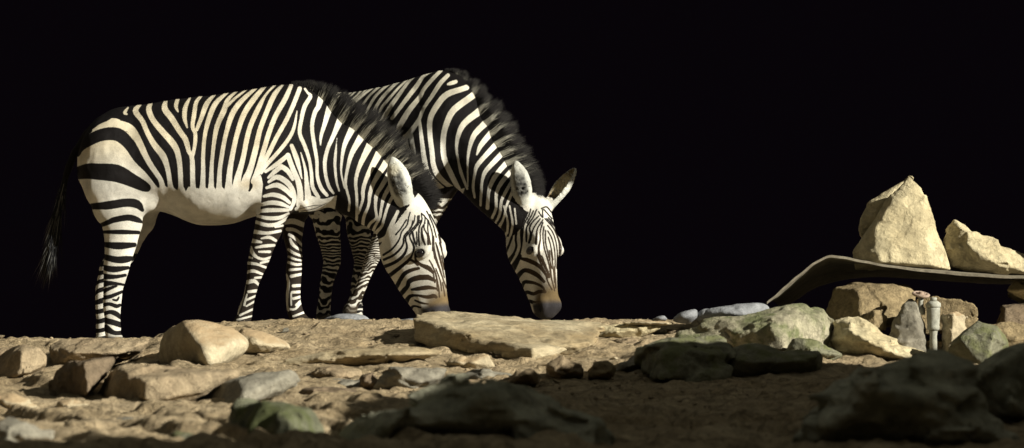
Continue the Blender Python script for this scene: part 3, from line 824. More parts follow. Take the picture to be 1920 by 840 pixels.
def paint2(c, V):
    x, y = c.P[:,0], c.P[:,1]
    c.part[(c.part == 'head') & ((x - 970)*(450 - 395) - (y - 395)*(948 - 970) < 0)] = 'neck'
    c.fill(8, ['head', 'ear', 'nearhind'])
    q = (V - O2); s = q @ FW
    c.put((.84 - V[:,2] + .012*np.sin(s*50)) * 300, True, (c.part == 'torso') & (s < -.02))
    # hidden flank and haunch
    m = (c.part == 'torso') & (x < 640) & (V[:,2] > .84)
    c.v[m] = (np.sin(s[m]*62 + V[m][:,2]*6) * 5 - 2)
    c.strokes(BODY2, True, ['torso', 'nearfore', 'neck'])
    c.strokes(longer(NECK2), True, ['torso', 'neck', 'nearfore'])
    c.poly([(812,345),(842,362),(872,352),(862,380),(810,380)], True, ['torso','neck'])
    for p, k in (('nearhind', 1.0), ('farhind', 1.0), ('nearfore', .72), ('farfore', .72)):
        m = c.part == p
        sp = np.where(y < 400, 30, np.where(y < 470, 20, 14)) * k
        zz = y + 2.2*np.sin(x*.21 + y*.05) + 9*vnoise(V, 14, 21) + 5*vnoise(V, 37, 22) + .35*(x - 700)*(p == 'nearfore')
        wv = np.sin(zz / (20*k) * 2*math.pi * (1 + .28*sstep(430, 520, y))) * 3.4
        if p.endswith('hind'): wv = wv - 1.1  # hind bands made blacker, standing in for shade on these legs
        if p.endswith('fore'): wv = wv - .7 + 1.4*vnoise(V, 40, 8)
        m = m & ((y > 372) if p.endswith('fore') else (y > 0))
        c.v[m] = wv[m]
    c.strokes(HEADST2, False, ['head'], 1.15, 2.9)
    hv = h2[0].local(V) / SC2; u, v, sd = hv.T; hm = c.part == 'head'
    for g in (1, -1):
        r = np.sqrt(((u-EYE_U)/.022)**2 + ((v-EYE_V)/.034)**2 + ((sd-g*.086)/.03)**2)
        c.put((1 - r) * 7, False, hm)
    muzzle(c, u, v, sd, hm)
    for p, yy in (('nearhind', 590), ('farhind', 590), ('nearfore', 574), ('farfore', 592)):
        mm = c.part == p
        c.tint('lite', (.16,.14,.11), mm * sstep(yy-3, yy+3, y)); c.tint('dark', (.07,.06,.05), mm * sstep(yy-3, yy+3, y))
    c.fill(-8, ['tail'])
    c.tint('lite', (.72,.66,.50), np.isin(c.part, ['torso','neck']) * sstep(330, 180, y) * .6)  # creamier upper coat: natural cream plus warm light put into the colour
    c.tint('dark', (.05,.036,.022), np.isin(c.part, ['nearfore','farfore']) * sstep(350, 400, y) * .8)
    paint_ears(c, h2, V)

BASE2 = (O2[0], O2[1], 0.0)
zeb2, c2, V2, FF2 = make_zebra('taller zebra farther back, turned towards the viewer with both ears in sight', BASE2, P2, eyes2, fr2, .0265, paint2, .0052)
crest2 = [(836,132,14.72,.02,.3,1),(856,146,14.68,.07,.5,1),(880,178,14.58,.115,.75,1),(905,212,14.52,.135,.95,.9),(930,248,14.47,.14,1.1,.75),(955,290,14.42,.14,1.25,.6),
          (975,330,14.39,.135,1.35,.5),(990,362,14.37,.115,1.2,.6),(1002,378,14.34,.07,.8,.8),(1010,388,14.32,.045,.7,.4)]
do_mane(zeb2, BASE2, c2, crest2, NECK2, 16000, 23, (.45,.89,0), 12, (.40,.38,.31), .10)
tuft(zeb2, BASE2, [bod(-1.28,0,1.05), bod(-1.30,0,.95), bod(-1.31,0,.75)], 500, 9, .28)
# ================================================================== stone and earth
def stone(name, c1, c2, scale=3.0, bump=.5, moss=None, dust=None, strata=False):
    m = bpy.data.materials.new(name); m.use_nodes = True; N, K = m.node_tree.nodes, m.node_tree.links
    b = N['Principled BSDF']; b.inputs['Roughness'].default_value = .9; b.inputs['Specular IOR Level'].default_value = .2
    tc = N.new('ShaderNodeTexCoord'); mp = N.new('ShaderNodeMapping'); K.new(tc.outputs['Object'], mp.inputs[0])
    mp.inputs['Rotation'].default_value = (.35, .5, .2)
    if strata: mp.inputs['Scale'].default_value = (1, 1, 3.2)
    def noise(sc, det=6, rough=.6):
        n = N.new('ShaderNodeTexNoise'); n.inputs['Scale'].default_value = sc; n.inputs['Detail'].default_value = det; n.inputs['Roughness'].default_value = rough
        K.new(mp.outputs[0], n.inputs['Vector']); return n
    def ramp(src, lo, hi):
        r = N.new('ShaderNodeMapRange'); r.inputs['From Min'].default_value = lo; r.inputs['From Max'].default_value = hi; K.new(src, r.inputs['Value']); return r.outputs[0]
    def mix(f, a, c, mode='MIX'):
        x = N.new('ShaderNodeMix'); x.data_type = 'RGBA'; x.blend_type = mode
        if isinstance(f, float): x.inputs['Factor'].default_value = f
        else: K.new(f, x.inputs['Factor'])
        for s, v in (('A', a), ('B', c)):
            if isinstance(v, tuple): x.inputs[s].default_value = (*v, 1)
            else: K.new(v, x.inputs[s])
        return x.outputs['Result']
    big, mid, fine = noise(scale), noise(scale*5, 8, .65), noise(scale*26, 5, .7)
    col = mix(ramp(big.outputs['Fac'], .32, .68), c1, c2)
    g = N.new('ShaderNodeMapRange'); g.inputs['From Min'].default_value = .3; g.inputs['From Max'].default_value = .72; g.inputs['To Min'].default_value = .62; g.inputs['To Max'].default_value = 1.22
    K.new(mid.outputs['Fac'], g.inputs['Value'])
    vm = N.new('ShaderNodeVectorMath'); vm.operation = 'SCALE'; K.new(col, vm.inputs[0]); K.new(g.outputs[0], vm.inputs['Scale']); col = vm.outputs[0]
    g2 = N.new('ShaderNodeMapRange'); g2.inputs['From Min'].default_value = .3; g2.inputs['From Max'].default_value = .7; g2.inputs['To Min'].default_value = .8; g2.inputs['To Max'].default_value = 1.15
    K.new(fine.outputs['Fac'], g2.inputs['Value'])
    vm = N.new('ShaderNodeVectorMath'); vm.operation = 'SCALE'; K.new(col, vm.inputs[0]); K.new(g2.outputs[0], vm.inputs['Scale']); col = vm.outputs[0]
    if moss:
        mn = noise(scale*2.3, 5, .6); col = mix(ramp(mn.outputs['Fac'], .50, .60), col, moss)
    if dust:
        ge = N.new('ShaderNodeNewGeometry'); sx = N.new('ShaderNodeSeparateXYZ'); K.new(ge.outputs['Normal'], sx.inputs[0])
        dn = noise(scale*4, 5, .6); ad = N.new('ShaderNodeMath'); ad.operation = 'MULTIPLY_ADD'; ad.inputs[1].default_value = .9
        K.new(dn.outputs['Fac'], ad.inputs[0]); K.new(sx.outputs['Z'], ad.inputs[2])
        col = mix(ramp(ad.outputs[0], 1.0, 1.35), col, dust)
    K.new(col, b.inputs['Base Color'])
    vo = N.new('ShaderNodeTexVoronoi'); vo.feature = 'DISTANCE_TO_EDGE'; vo.inputs['Scale'].default_value = scale*2.2; vo.inputs['Randomness'].default_value = 1
    wn = N.new('ShaderNodeVectorMath'); wn.operation = 'MULTIPLY_ADD'; wn.inputs[1].default_value = (.25,.25,.25); K.new(mid.outputs['Color'], wn.inputs[0]); K.new(mp.outputs[0], wn.inputs[2])
    K.new(wn.outputs[0], vo.inputs['Vector'])
    cr = ramp(vo.outputs['Distance'], 0, .035)
    h = N.new('ShaderNodeMath'); h.operation = 'MULTIPLY_ADD'; h.inputs[1].default_value = .25; K.new(cr, h.inputs[0]); K.new(mid.outputs['Fac'], h.inputs[2])
    h2 = N.new('ShaderNodeMath'); h2.operation = 'MULTIPLY_ADD'; h2.inputs[1].default_value = .35; K.new(fine.outputs['Fac'], h2.inputs[0]); K.new(h.outputs[0], h2.inputs[2])
    bp = N.new('ShaderNodeBump'); bp.inputs['Strength'].default_value = bump; bp.inputs['Distance'].default_value = .04
    K.new(h2.outputs[0], bp.inputs['Height']); K.new(bp.outputs[0], b.inputs['Normal'])
    return m

SAND = (.25,.165,.085)
M_PALE  = stone('pale limestone', (.52,.45,.31), (.38,.31,.20), 2.6, .45, dust=(.38,.28,.165))
M_CREAM = stone('cream rock', (.60,.53,.35), (.48,.40,.24), 2.2, .55)
M_SLAB  = stone('layered pale slab', (.50,.43,.29), (.33,.25,.14), 2.4, .5, strata=True)
M_BROWN = stone('brown earthy rock', (.23,.175,.115), (.15,.11,.07), 3.2, .6)
M_OCHRE = stone('ochre rock', (.39,.30,.165), (.25,.19,.105), 3.4, .7)
M_GREY  = stone('grey rock', (.30,.28,.22), (.20,.18,.14), 3.0, .5)
M_MOSSY = stone('mossy grey rock', (.27,.26,.18), (.17,.165,.11), 3.0, .6, moss=(.15,.155,.075))
M_MOSSDIM = stone('dimmed mossy rock', (.17,.17,.115), (.10,.105,.06), 3.0, .6, moss=(.085,.095,.04))  # mossy rock darkened in colour to stand in for dimmer light
M_LICH  = stone('lichen covered rock', (.48,.43,.31), (.24,.24,.14), 3.6, .7, moss=(.17,.18,.09))
M_DARK  = stone('dark weathered rock', (.44,.42,.32), (.24,.24,.17), 2.6, .6)
M_BLUE  = stone('blue grey cobble', (.31,.32,.33), (.23,.235,.25), 3.0, .35)
M_SAND  = stone('sandy brown rock', (.39,.31,.20), (.28,.21,.13), 3.0, .6)

# ------------------------------------------------------------------ the ground
RID = np.array([(-900,655),(-300,645),(0,640),(150,637),(290,637),(330,615),(440,606),(560,602),(760,604),(1150,603),(1250,601),(1450,604),(1560,625),(1750,640),(2300,645),(3200,645)], float)
DR = 13.6
SHADE_BANK = np.array([(-14,2.0),(-10,2.0),(-8.9,1.92),(-8.6,1.66),(-8.35,1.42),(-8.2,1.36),(-7.3,1.42),(-6.45,1.44),(-5.88,1.38),(-4.89,1.25),(-4.69,1.25),(-4.4,1.13),(-3.94,.91),(-3.62,.67),(-3.1,.49),(-2.56,.34),(-2.0,-.1),(-1.5,-.35)], float)
def ground_z(X, Y):
    d = Y + D0; s = 960 + X * FPX / DR
    R = np.interp(s, RID[:,0], RID[:,1]); zr = (HZ - R) * DR / FPX
    t = np.clip((DR - d) / 5.6, 0, 1.15)
    py = R + (845 - R) * np.power(t, .86)
    zf = (HZ - py) * np.maximum(d, 1) / FPX
    near = sstep(7.6, 4.5, d); zf = zf*(1-near) - .85*near
    zb = zr - .018*(d - DR) - .05*sstep(1, 8, d - DR) - .5*sstep(6, 30, d - DR)
    z = np.where(d < DR, zf, zb)
    # an unseen bank added off to the right, shaped to shade the near ground
    top = np.interp(Y, SHADE_BANK[:,0], SHADE_BANK[:,1])
    P = np.stack([X, Y, 0*X], 1)
    top = top + .05*fbm(P, 2.2, 3, 77)
    f = sstep(2.45, 3.2, X) * sstep(6.5, 4.2, X) * sstep(-15, -12, Y)
    return np.where(top > z, z + (top - z) * f, z)
def dg(px, py):
    """how far away the ground is along that line of sight"""
    d = np.linspace(7.4, DR, 200); X = (px - 960)*d/FPX
    row = HZ - ground_z(X, d - D0)*FPX/d
    return float(np.interp(-py, -row, d)) if py > row[-1] else DR
def ground():
    def axis(a, b, st, far):
        core = np.arange(a, b, st); o = [b]; s = st
        while o[-1] < far: s *= 1.22; o.append(o[-1] + s)
        i = [a]; s = st
        while i[-1] > -far: s *= 1.22; i.append(i[-1] - s)
        return np.concatenate([np.array(i[1:][::-1]), core, np.array(o)])
    xs, ys = axis(-3.2, 2.7, .0145, 220), axis(-6.4, 1.0, .0145, 220)
    gx, gy = np.meshgrid(xs, ys, indexing='ij'); X, Y = gx.ravel(), gy.ravel()
    z = ground_z(X, Y); d_ = Y + D0
    P = np.stack([X, Y, 0*X], 1); m = sstep(12, 6, np.abs(X)) * sstep(10, 5, np.abs(Y + 2))
    clod = np.maximum(fbm(P, 9, 3, 14) - .05, 0)
    rough = fbm(P, 1.3, 2, 3)*.016 + np.abs(fbm(P, 3.7, 3, 9))*.026 + clod*.026 + np.maximum(fbm(P, 22, 2, 31), 0)*.014 + vnoise(P, 48, 41)*.005
    q = (X*.75 + d_*.55 + .30*fbm(P, 1.6, 3, 91)) / .42; fr = q - np.floor(q)
    ledge = .050*(sstep(0, .10, fr) - fr) * sstep(-.15, .25, fbm(P, .9, 2, 55)) * sstep(-.5, -1.0, Y)
    z = z + ledge * m + rough * m * np.where(Y > -.4, .55, 1)
    n, k = len(xs), len(ys)
    I = np.arange(n*k).reshape(n, k)
    F = np.stack([I[:-1,:-1].ravel(), I[1:,:-1].ravel(), I[1:,1:].ravel(), I[:-1,1:].ravel()], 1)
    me = mesh_np('ground', np.stack([X, Y, z], 1), F)
    return link('ground', me, stone('sandy earth', (.52,.41,.26), (.36,.27,.155), 3.2, 1.0))
tag(ground(), kind='structure')

def hull_planes(pts):
    bm = bmesh.new()
    for p in pts: bm.verts.new(p)
    r = bmesh.ops.convex_hull(bm, input=bm.verts)
    bm.normal_update()
    c = sum((v.co for v in bm.verts), Vector()) / len(bm.verts)
    cc = np.mean([np.array(p) for p in pts], 0)
    seen = []
    for f in bm.faces:
        if f.calc_area() < 1e-7: continue
        n = np.array(f.normal); o = n @ np.array(f.verts[0].co)
        if n @ cc > o: n, o = -n, -o
        seen.append((n, o))
    bm.free()
    return np.array([s[0] for s in seen], np.float32), np.array([s[1] for s in seen], np.float32)

def H(d, thick, outline, front=(), back=.72, lift=0, fix=False):
    """corner points of one lump: outline (px, py[, dd]) at distance d, nearer corners, and a smaller far side thick metres behind"""
    if not fix:
        low = max([(o[1], o[0], o[2] if len(o) > 2 else 0) for o in list(outline) + list(front)])
        d = dg(low[1], min(low[0] - 5, 838)) - low[2]
    P = [W(o[0], o[1], d + (o[2] if len(o) > 2 else 0)) for o in outline]
    P += [W(f[0], f[1], d + f[2]) for f in front]
    cx = np.mean([o[0] for o in outline]); lo = max(o[1] for o in outline)
    for o in outline:
        P.append(W(cx + (o[0]-cx)*back, lo + (o[1]-lo)*(back*.92) - lift, d + thick + (o[2]*.4 if len(o) > 2 else 0)))
    return P

ROCKS = []
def rock(label, mat, hulls, rough=.016, edge=.006, seed=0, name='rock', cat='rock', group=None, res=None, layers=0, fs=5.0, cuts=12, chip=.06, frac=.011):
    planes = [hull_planes(h) for h in hulls]
    allp = np.concatenate([np.array(h) for h in hulls]); lo, hi = allp.min(0) - .05, allp.max(0) + .05
    size = (hi - lo).max(); h = res or max(.0075, size / 100)
    n = np.ceil((hi - lo) / h).astype(int) + 1
    g = np.stack(np.meshgrid(*[lo[i] + h*np.arange(n[i]) for i in range(3)], indexing='ij'), -1).reshape(-1, 3).astype(np.float32)
    D = None; rg = np.random.default_rng(seed + 400)
    for (Nn, O), hp in zip(planes, hulls):
        hp = np.array(hp); ext = (hp.max(0) - hp.min(0)); ext = float(np.sort(ext)[1])
        if cuts:
            nn = rg.normal(size=(cuts, 3)); nn[:, 2] = nn[:, 2]*.8 + .25; nn /= np.linalg.norm(nn, axis=1)[:, None]
            oo = (hp @ nn.T).max(0) - ext*chip*rg.random(cuts)
            Nn = np.concatenate([Nn, nn.astype(np.float32)]); O = np.concatenate([O, oo.astype(np.float32)])
        d = np.full(len(g), -9, np.float32)
        for k in range(len(Nn)):
            e = g @ Nn[k] - O[k]
            hh = np.clip(.5 + .5*(d - e)/edge, 0, 1); d = e + (d - e)*hh + edge*hh*(1-hh)
        D = d if D is None else np.minimum(D, d)
    near = np.where(np.abs(D) < rough*4 + .02)[0]
    q = g[near]
    nz = fbm(q, fs*.8, 2, seed) * rough * .75 + np.abs(fbm(q, fs*2.3, 3, seed+5)) * rough * .5 + fbm(q, fs*9, 2, seed+9) * rough * .16
    if frac:
        nc = 34; cp = lo + (hi - lo)*rg.random((nc, 3)); off = rg.uniform(-1, 1, nc)*frac
        qq = q + .03*np.stack([vnoise(q, 9, seed+71), vnoise(q, 9, seed+72), vnoise(q, 9, seed+73)], 1)
        b1 = np.full(len(q), 9.); oi = np.zeros(len(q))
        for k in range(nc):
            e = ((qq - cp[k])**2 * np.array([1, 1, 2.2])).sum(1); m_ = e < b1
            oi[m_] = off[k]; b1 = np.minimum(b1, e)
        nz = nz + oi
    if layers:
        qs = q * np.array([.5, .5, 6.0]); nz = nz + layers * fbm(qs, fs*.9, 3, seed+3)
    D[near] += nz
    V, F = surface_nets(D.reshape(n), lo, h)
    V = relax(V, F, 1)
    base = V.mean(0); base[2] = V[:, 2].min()
    me = mesh_np(name, V - base, F)
    o = link(name, me, mat, loc=tuple(base)); tag(o, label, cat, group); ROCKS.append(o)
    return o

# ------------------------------------------------------------------ the stones, one by one
rock('rounded tan boulder cut off by the left edge of the picture', M_SAND, [H(12.5,.5,[(-40,700,.3),(-38,665,.3),(0,652,.2),(22,643,.1),(42,640),(82,646),(92,668),(88,692),(60,702),(38,716),(-30,720)],[(43,652,-.16),(38,706,-.22)])], seed=1)
rock('low dirt-topped boulder between the left-edge boulder and the big pale boulder', M_SAND, [H(12.75,.55,[(86,645),(110,633),(190,630),(283,637),(270,655),(218,676),(150,692),(98,694)],[(140,660,-.2),(210,664,-.2)])], seed=2, rough=.02)
rock('brown broken rock in front of the low dirt-topped boulder', M_BROWN, [H(12.0,.5,[(92,700,.3),(100,686,.3),(130,673,.2),(216,672),(208,690),(170,738),(150,756),(93,756,.28)],[(160,684,-.14),(162,744,-.18)])], seed=3, rough=.022)
rock('crumbling earth-brown ledge rock below the big pale boulder', M_SAND, [H(11.7,.6,[(165,742,.34),(205,692,.3),(290,693),(400,691),(468,690),(452,712),(352,756),(262,762),(170,760,.34)],[(266,704,-.26),(270,760,-.3),(350,735,-.16)])], seed=4, rough=.026)
rock('big pale boulder with a rounded top, left of the long slab', M_PALE, [H(12.55,.6,[(290,670,.26),(300,628,.24),(328,600,.1),(352,592),(392,597),(440,611),(472,640),(468,655),(425,690),(380,696),(296,694,.26)],[(348,606,-.12),(366,638,-.27),(396,692,-.32),(440,640,-.16)])], seed=5, frac=.003, chip=.04, rough=.014, edge=.03, fs=4)
rock('low pale hump half buried at the right foot of the big pale boulder', M_PALE, [H(12.75,.5,[(430,640),(452,610),(500,619),(542,633),(557,650),(530,664),(440,672)],[(480,640,-.15),(520,648,-.1)])], seed=6, frac=.003, edge=.03)
rock('long pale flat slab lying in front of both zebra heads', M_SLAB, [[W(*p) for p in [(768,590,12.78),(788,580,13.13),(905,584,13.28),(1040,594,13.23),(1152,604,13.18),(1112,646,12.48),(1000,652,12.13),(905,631,12.33),(830,608,12.58),
     (768,640,12.78),(788,654,12.68),(888,672,12.38),(998,680,12.13),(1110,658,12.48),(1150,618,13.18),(800,604,13.38)]]], seed=7, frac=.008, cuts=0, rough=.018, edge=.022, layers=.005)
rock('thin pale rock with layered edge just right of and below the long slab', M_SLAB, [H(12.9,.5,[(960,668),(985,645),(1050,632),(1112,640),(1105,655),(1040,672)],[(1030,650,-.1)])], seed=8, layers=.006)
rock('flat pale shelf rock right of the long slab', M_CREAM, [H(13.2,.4,[(1090,640),(1110,612),(1160,605),(1250,604),(1240,620),(1180,640)],[(1160,622,-.1)])], seed=9, rough=.012)
rock('broad thin slate rock jutting from the dirt left of the long slab', M_SLAB, [H(12.1,.5,[(512,688),(560,668),(640,658),(780,646),(832,658),(824,668),(760,680),(690,676),(600,690),(530,692)],[(660,668,-.15),(750,664,-.15)])], seed=10, chip=.03, rough=.012, layers=.010)
rock('narrow pale slate strip behind the broad thin slate rock', M_SLAB, [H(12.5,.3,[(590,660),(680,650),(760,643),(786,643),(784,652),(700,660)],[])], seed=11, rough=.010, layers=.008)
rock('small rounded pale stone on the left end of the broad slate', M_PALE, [H(11.95,.14,[(578,680),(588,668),(604,667),(612,678),(600,690),(582,690)],[(596,678,-.05)])], seed=12, frac=.003, edge=.02)
rock('small flat stone with a shaded underside below the long slab', M_PALE, [H(12.0,.3,[(828,680),(860,667),(915,665),(928,688),(895,699),(845,690)],[(880,680,-.1)])], seed=13)
rock('small dark wedge rock among dirt left of the sloping grey stone', M_SAND, [H(11.6,.3,[(580,700),(610,686),(680,692),(690,706),(640,714),(585,712)],[(630,704,-.08)])], seed=14)
rock('sloping smooth grey-brown stone with a pale right edge', M_GREY, [H(11.35,.35,[(700,728),(716,692),(770,684),(846,688),(836,712),(812,728),(740,738)],[(740,700,-.1),(800,722,-.12)])], seed=15)
rock('knobbly brown stone at the left foot of the sloping grey-brown stone', M_BROWN, [H(11.2,.25,[(668,728),(676,706),(698,698),(718,712),(720,732),(680,736)],[(690,716,-.08)])], seed=16)
rock('grey wedge rock with a dark left face, above the mossy boulder', M_GREY, [H(11.3,.5,[(352,756,.3),(378,722,.3),(448,708),(482,694),(552,690),(566,712),(525,740),(470,760),(430,764)],[(448,714,-.12),(466,738,-.24),(446,760,-.26)])], seed=17)
rock('tan stone under the right end of the long slab, left of a pair', M_SAND, [H(11.8,.35,[(944,722),(968,688),(1000,680),(1018,700),(1012,724),(960,730)],[(985,700,-.1)])], seed=18)
rock('rounded tan stone with dark gap on its left, right of the slab end', M_SAND, [H(11.9,.35,[(1020,704),(1026,684),(1052,670),(1096,676),(1094,704),(1058,716)],[(1058,690,-.12)])], seed=19)
rock('dark-faced small block between the tan stone and the green boulder', M_OCHRE, [H(11.7,.3,[(1094,716),(1100,692),(1126,674),(1152,690),(1148,716)],[(1108,704,-.04),(1132,700,-.12)])], seed=20)
rock('cluster-like knobby grey stone left of the dark green boulder', M_GREY, [H(12.0,.35,[(1150,700),(1160,684),(1190,668),(1224,664),(1236,682),(1205,702)],[(1190,684,-.1)])], seed=21, rough=.025)
rock('wide dark green boulder with black front, middle right', M_MOSSY, [H(11.9,.7,[(1190,650),(1262,633),(1350,634),(1405,650),(1396,668),(1368,704),(1350,716),(1235,716),(1186,712),(1215,684)],[(1245,656,-.2),(1238,712,-.26),(1350,660,-.2),(1356,710,-.2)])], seed=22, rough=.022, frac=.03)
rock('long dark grey block against the right of the dark green boulder', M_MOSSY, [H(11.8,.6,[(1362,660),(1405,650),(1480,656),(1534,664),(1538,700),(1520,710),(1388,716),(1360,708)],[(1386,680,-.12),(1520,678,-.14)])], seed=23, rough=.018, frac=.025)
rock('big lichen-spotted boulder with a pointed right top', M_LICH, [H(12.4,.8,[(1258,626),(1312,602),(1420,586),(1470,580),(1510,564),(1546,580),(1562,606),(1556,640),(1540,668),(1440,668),(1330,640),(1268,638)],[(1340,622,-.15),(1460,612,-.3),(1470,660,-.32),(1520,600,-.12)])], seed=24, chip=.06, frac=.022, rough=.024, fs=6)
rock('small green rock at the foot of the lichen-spotted boulder', M_MOSSY, [H(12.05,.35,[(1470,668),(1490,640),(1530,638),(1570,655),(1588,668),(1540,680),(1480,682)],[(1530,660,-.1)])], seed=25)
rock('bright pale craggy rock sloping down beside the valve', M_CREAM, [H(12.35,.6,[(1556,640),(1560,604),(1584,595),(1610,598),(1650,622),(1700,646),(1742,662),(1738,684),(1640,684),(1580,676)],[(1600,622,-.2),(1650,650,-.28),(1700,672,-.24)])], seed=26, cuts=0, rough=.028, fs=6, layers=.012)
G = 'blue-grey cobbles along the ridge'
rock('largest blue-grey cobble, lying long on the ridge behind the lichen boulder', M_BLUE, [H(13.12,.4,[(1290,600),(1308,578),(1345,568),(1432,563),(1450,574),(1440,600),(1340,612)],[(1380,585,-.14)],fix=True)], seed=27, frac=.003, cuts=5, edge=.03, rough=.008, group=G)
rock('mid-sized round blue-grey cobble left of the largest one', M_BLUE, [H(13.1,.3,[(1252,604),(1262,588),(1288,574),(1312,572),(1316,590),(1296,610)],[(1284,592,-.1)],fix=True)], seed=28, frac=.003, cuts=5, edge=.03, rough=.008, group=G)
rock('small blue-grey cobble at the left end of the cobbles', M_BLUE, [H(13.1,.25,[(1214,604),(1222,594),(1242,586),(1258,594),(1252,606)],[(1238,598,-.06)],fix=True)], seed=29, frac=.003, cuts=5, edge=.02, rough=.008, group=G)
rock('flat pale stone at the near foot of the blue-grey cobbles', M_PALE, [H(13.0,.3,[(1150,606),(1172,599),(1215,600),(1250,598),(1290,604),(1240,614),(1170,612)],[(1220,606,-.06)],fix=True)], seed=30, frac=.003, edge=.02, rough=.008)
rock('smooth grey stone under the lit trailing hoof', M_BLUE, [H(14.42,.3,[(590,608),(602,592),(630,584),(662,582),(690,588),(702,600),(700,612)],[(640,596,-.12),(680,600,-.1)],fix=True)], seed=31, frac=.003, cuts=6, edge=.03, rough=.007)
rock('smooth grey stone half hidden by the left end of the long slab', M_BLUE, [H(14.3,.3,[(716,608),(730,597),(765,591),(810,594),(812,612)],[(765,602,-.1)],fix=True)], seed=32, frac=.003, cuts=0, edge=.03, rough=.007)
rock('small stone by the hoof of the near foreleg', M_PALE, [H(13.5,.25,[(284,646),(280,636),(288,629),(310,622),(332,626),(334,646)],[(305,634,-.1)],fix=True)], seed=33, cuts=0, frac=0, edge=.02)
# the right-hand pile
rock('tall pointed cream rock standing on the metal sheet', M_CREAM, [H(13.5,.35,[(1598,474),(1604,448),(1640,404),(1690,352),(1697,330),(1704,326),(1716,331),(1732,352),(1747,402),(1762,452),(1782,506),(1604,506)],[(1640,412,-.06),(1692,364,-.04),(1642,490,-.14),(1740,495,-.12)],fix=True),
     H(13.72,.25,[(1610,440),(1612,414),(1626,380),(1662,354),(1690,338),(1700,334),(1700,410),(1640,470)],[(1660,372,-.05)],fix=True)], seed=34, cuts=9, chip=.05, frac=.006, rough=.010, fs=6, edge=.003)
rock('broken cream rock leaning right of the tall pointed one', M_CREAM, [H(13.53,.5,[(1764,462),(1784,444),(1850,446),(1890,466),(1960,488),(1960,524),(1830,520),(1776,500)],[(1800,460,-.08),(1880,500,-.14)],fix=True),
     H(13.52,.3,[(1766,452),(1774,430),(1788,413),(1812,424),(1838,444),(1834,478),(1772,474)],[(1802,430,-.10),(1778,470,-.03)],fix=True)], seed=35, cuts=5, chip=.02, frac=.022, rough=.016, fs=6)
rock('cream rock end below the right tip of the metal sheet', M_CREAM, [H(13.40,.4,[(1880,545),(1900,522),(1960,520),(1960,575),(1910,560)],[(1930,545,-.1)],fix=True)], seed=36)
rock('large brown block in shade under the metal sheet', M_OCHRE, [H(13.32,.6,[(1542,585),(1556,538),(1606,524),(1690,528),(1724,542),(1706,606),(1612,622),(1556,616)],[(1612,536,-.2),(1612,612,-.26),(1690,550,-.1)],fix=True)], seed=37, rough=.02)
rock('small brown stone at the corner of the large brown block', M_OCHRE, [H(13.08,.2,[(1610,606),(1628,584),(1650,572),(1666,594),(1664,622),(1628,618)],[(1642,586,-.05),(1640,616,-.09)],fix=True)], seed=38)
rock('upright pointed grey stone left of the valve', M_GREY, [H(13.02,.25,[(1662,668),(1672,598),(1684,578),(1700,558),(1714,554),(1726,576),(1738,610),(1743,676),(1682,676)],[(1684,600,-.06),(1680,672,-.1),(1722,612,-.1)],fix=True)], seed=39, chip=.03)
rock('ochre block behind the valve', M_OCHRE, [H(13.3,.4,[(1716,626),(1720,560),(1770,556),(1826,562),(1838,570),(1836,600),(1816,628)],[],fix=True)], seed=40, rough=.02)
rock('squarish pale block right of the valve', M_PALE, [H(13.05,.25,[(1762,680),(1766,590),(1790,582),(1814,588),(1813,670),(1788,684)],[(1786,592,-.08),(1786,682,-.12)],fix=True)], seed=41, chip=.03)
rock('dark flat block under the right end of the metal sheet', M_BROWN, [H(13.40,.4,[(1866,608),(1876,572),(1960,570),(1960,622)],[(1884,578,-.1),(1884,610,-.12)],fix=True)], seed=42)
rock('rounded grey-green boulder at the far right, below the pale block', M_MOSSY, [H(12.2,.5,[(1766,664),(1800,630),(1832,604),(1872,612),(1892,642),(1888,686),(1840,696),(1776,694)],[(1800,640,-.12),(1862,634,-.15),(1850,690,-.18)])], seed=43)
rock('ochre rock behind the grey-green boulder at the right edge', M_OCHRE, [H(12.6,.5,[(1836,620),(1850,602),(1890,600),(1960,622),(1960,680),(1880,676)],[(1900,640,-.1)])], seed=44)
rock('dark shaded boulder cut off by the right edge', M_DARK, [H(10.6,.7,[(1822,716),(1840,690),(1872,670),(1960,650),(1960,810),(1872,784),(1832,736)],[(1880,690,-.2),(1900,770,-.25)])], seed=45, rough=.03, frac=.025)
rock('huge dim boulder in the right foreground shade', M_DARK, [H(9.7,.9,[(1470,850),(1510,790),(1570,735),(1640,690),(1700,679),(1762,690),(1806,706),(1856,744),(1896,796),(1910,860)],[(1640,730,-.25),(1760,740,-.3),(1850,800,-.2),(1560,800,-.2)])], seed=46, rough=.05, fs=4, frac=.05, chip=.10, layers=.02)
rock('large black boulder in the centre foreground shade', M_DARK, [H(9.9,.8,[(640,870),(672,812),(760,748),(850,713),(920,702),(962,712),(990,738),(1130,792),(1190,870)],[(780,770,-.2),(920,740,-.3),(1040,810,-.2)])], seed=47, rough=.045, fs=4, frac=.05, chip=.08, layers=.02)
rock('angular mossy boulder at the bottom, left of the black boulder', M_MOSSDIM, [H(9.2,.6,[(428,870,.3),(434,790,.3),(446,756,.2),(474,742),(534,748),(584,766),(614,802),(622,870)],[(470,762,-.1),(540,764,-.22),(560,860,-.3),(450,850,-.15)])], seed=48, rough=.022, frac=.02)
rock('pale low rock at the left edge near the bottom', M_PALE, [H(11.0,.4,[(-30,765),(-20,742),(20,735),(52,746),(84,768),(40,778),(-30,780)],[(20,756,-.1)])], seed=49)
rock('small pale rock with a shadowed left side near the bottom left', M_PALE, [H(10.9,.3,[(102,768),(106,752),(132,746),(168,752),(172,770),(130,776)],[(124,760,-.08)])], seed=50)
rock('grey cracked rock in the bottom left corner', M_GREY, [H(8.9,.5,[(-40,860),(-30,800),(20,786),(70,792),(98,808),(84,860)],[(40,812,-.15)])], seed=51, rough=.03)
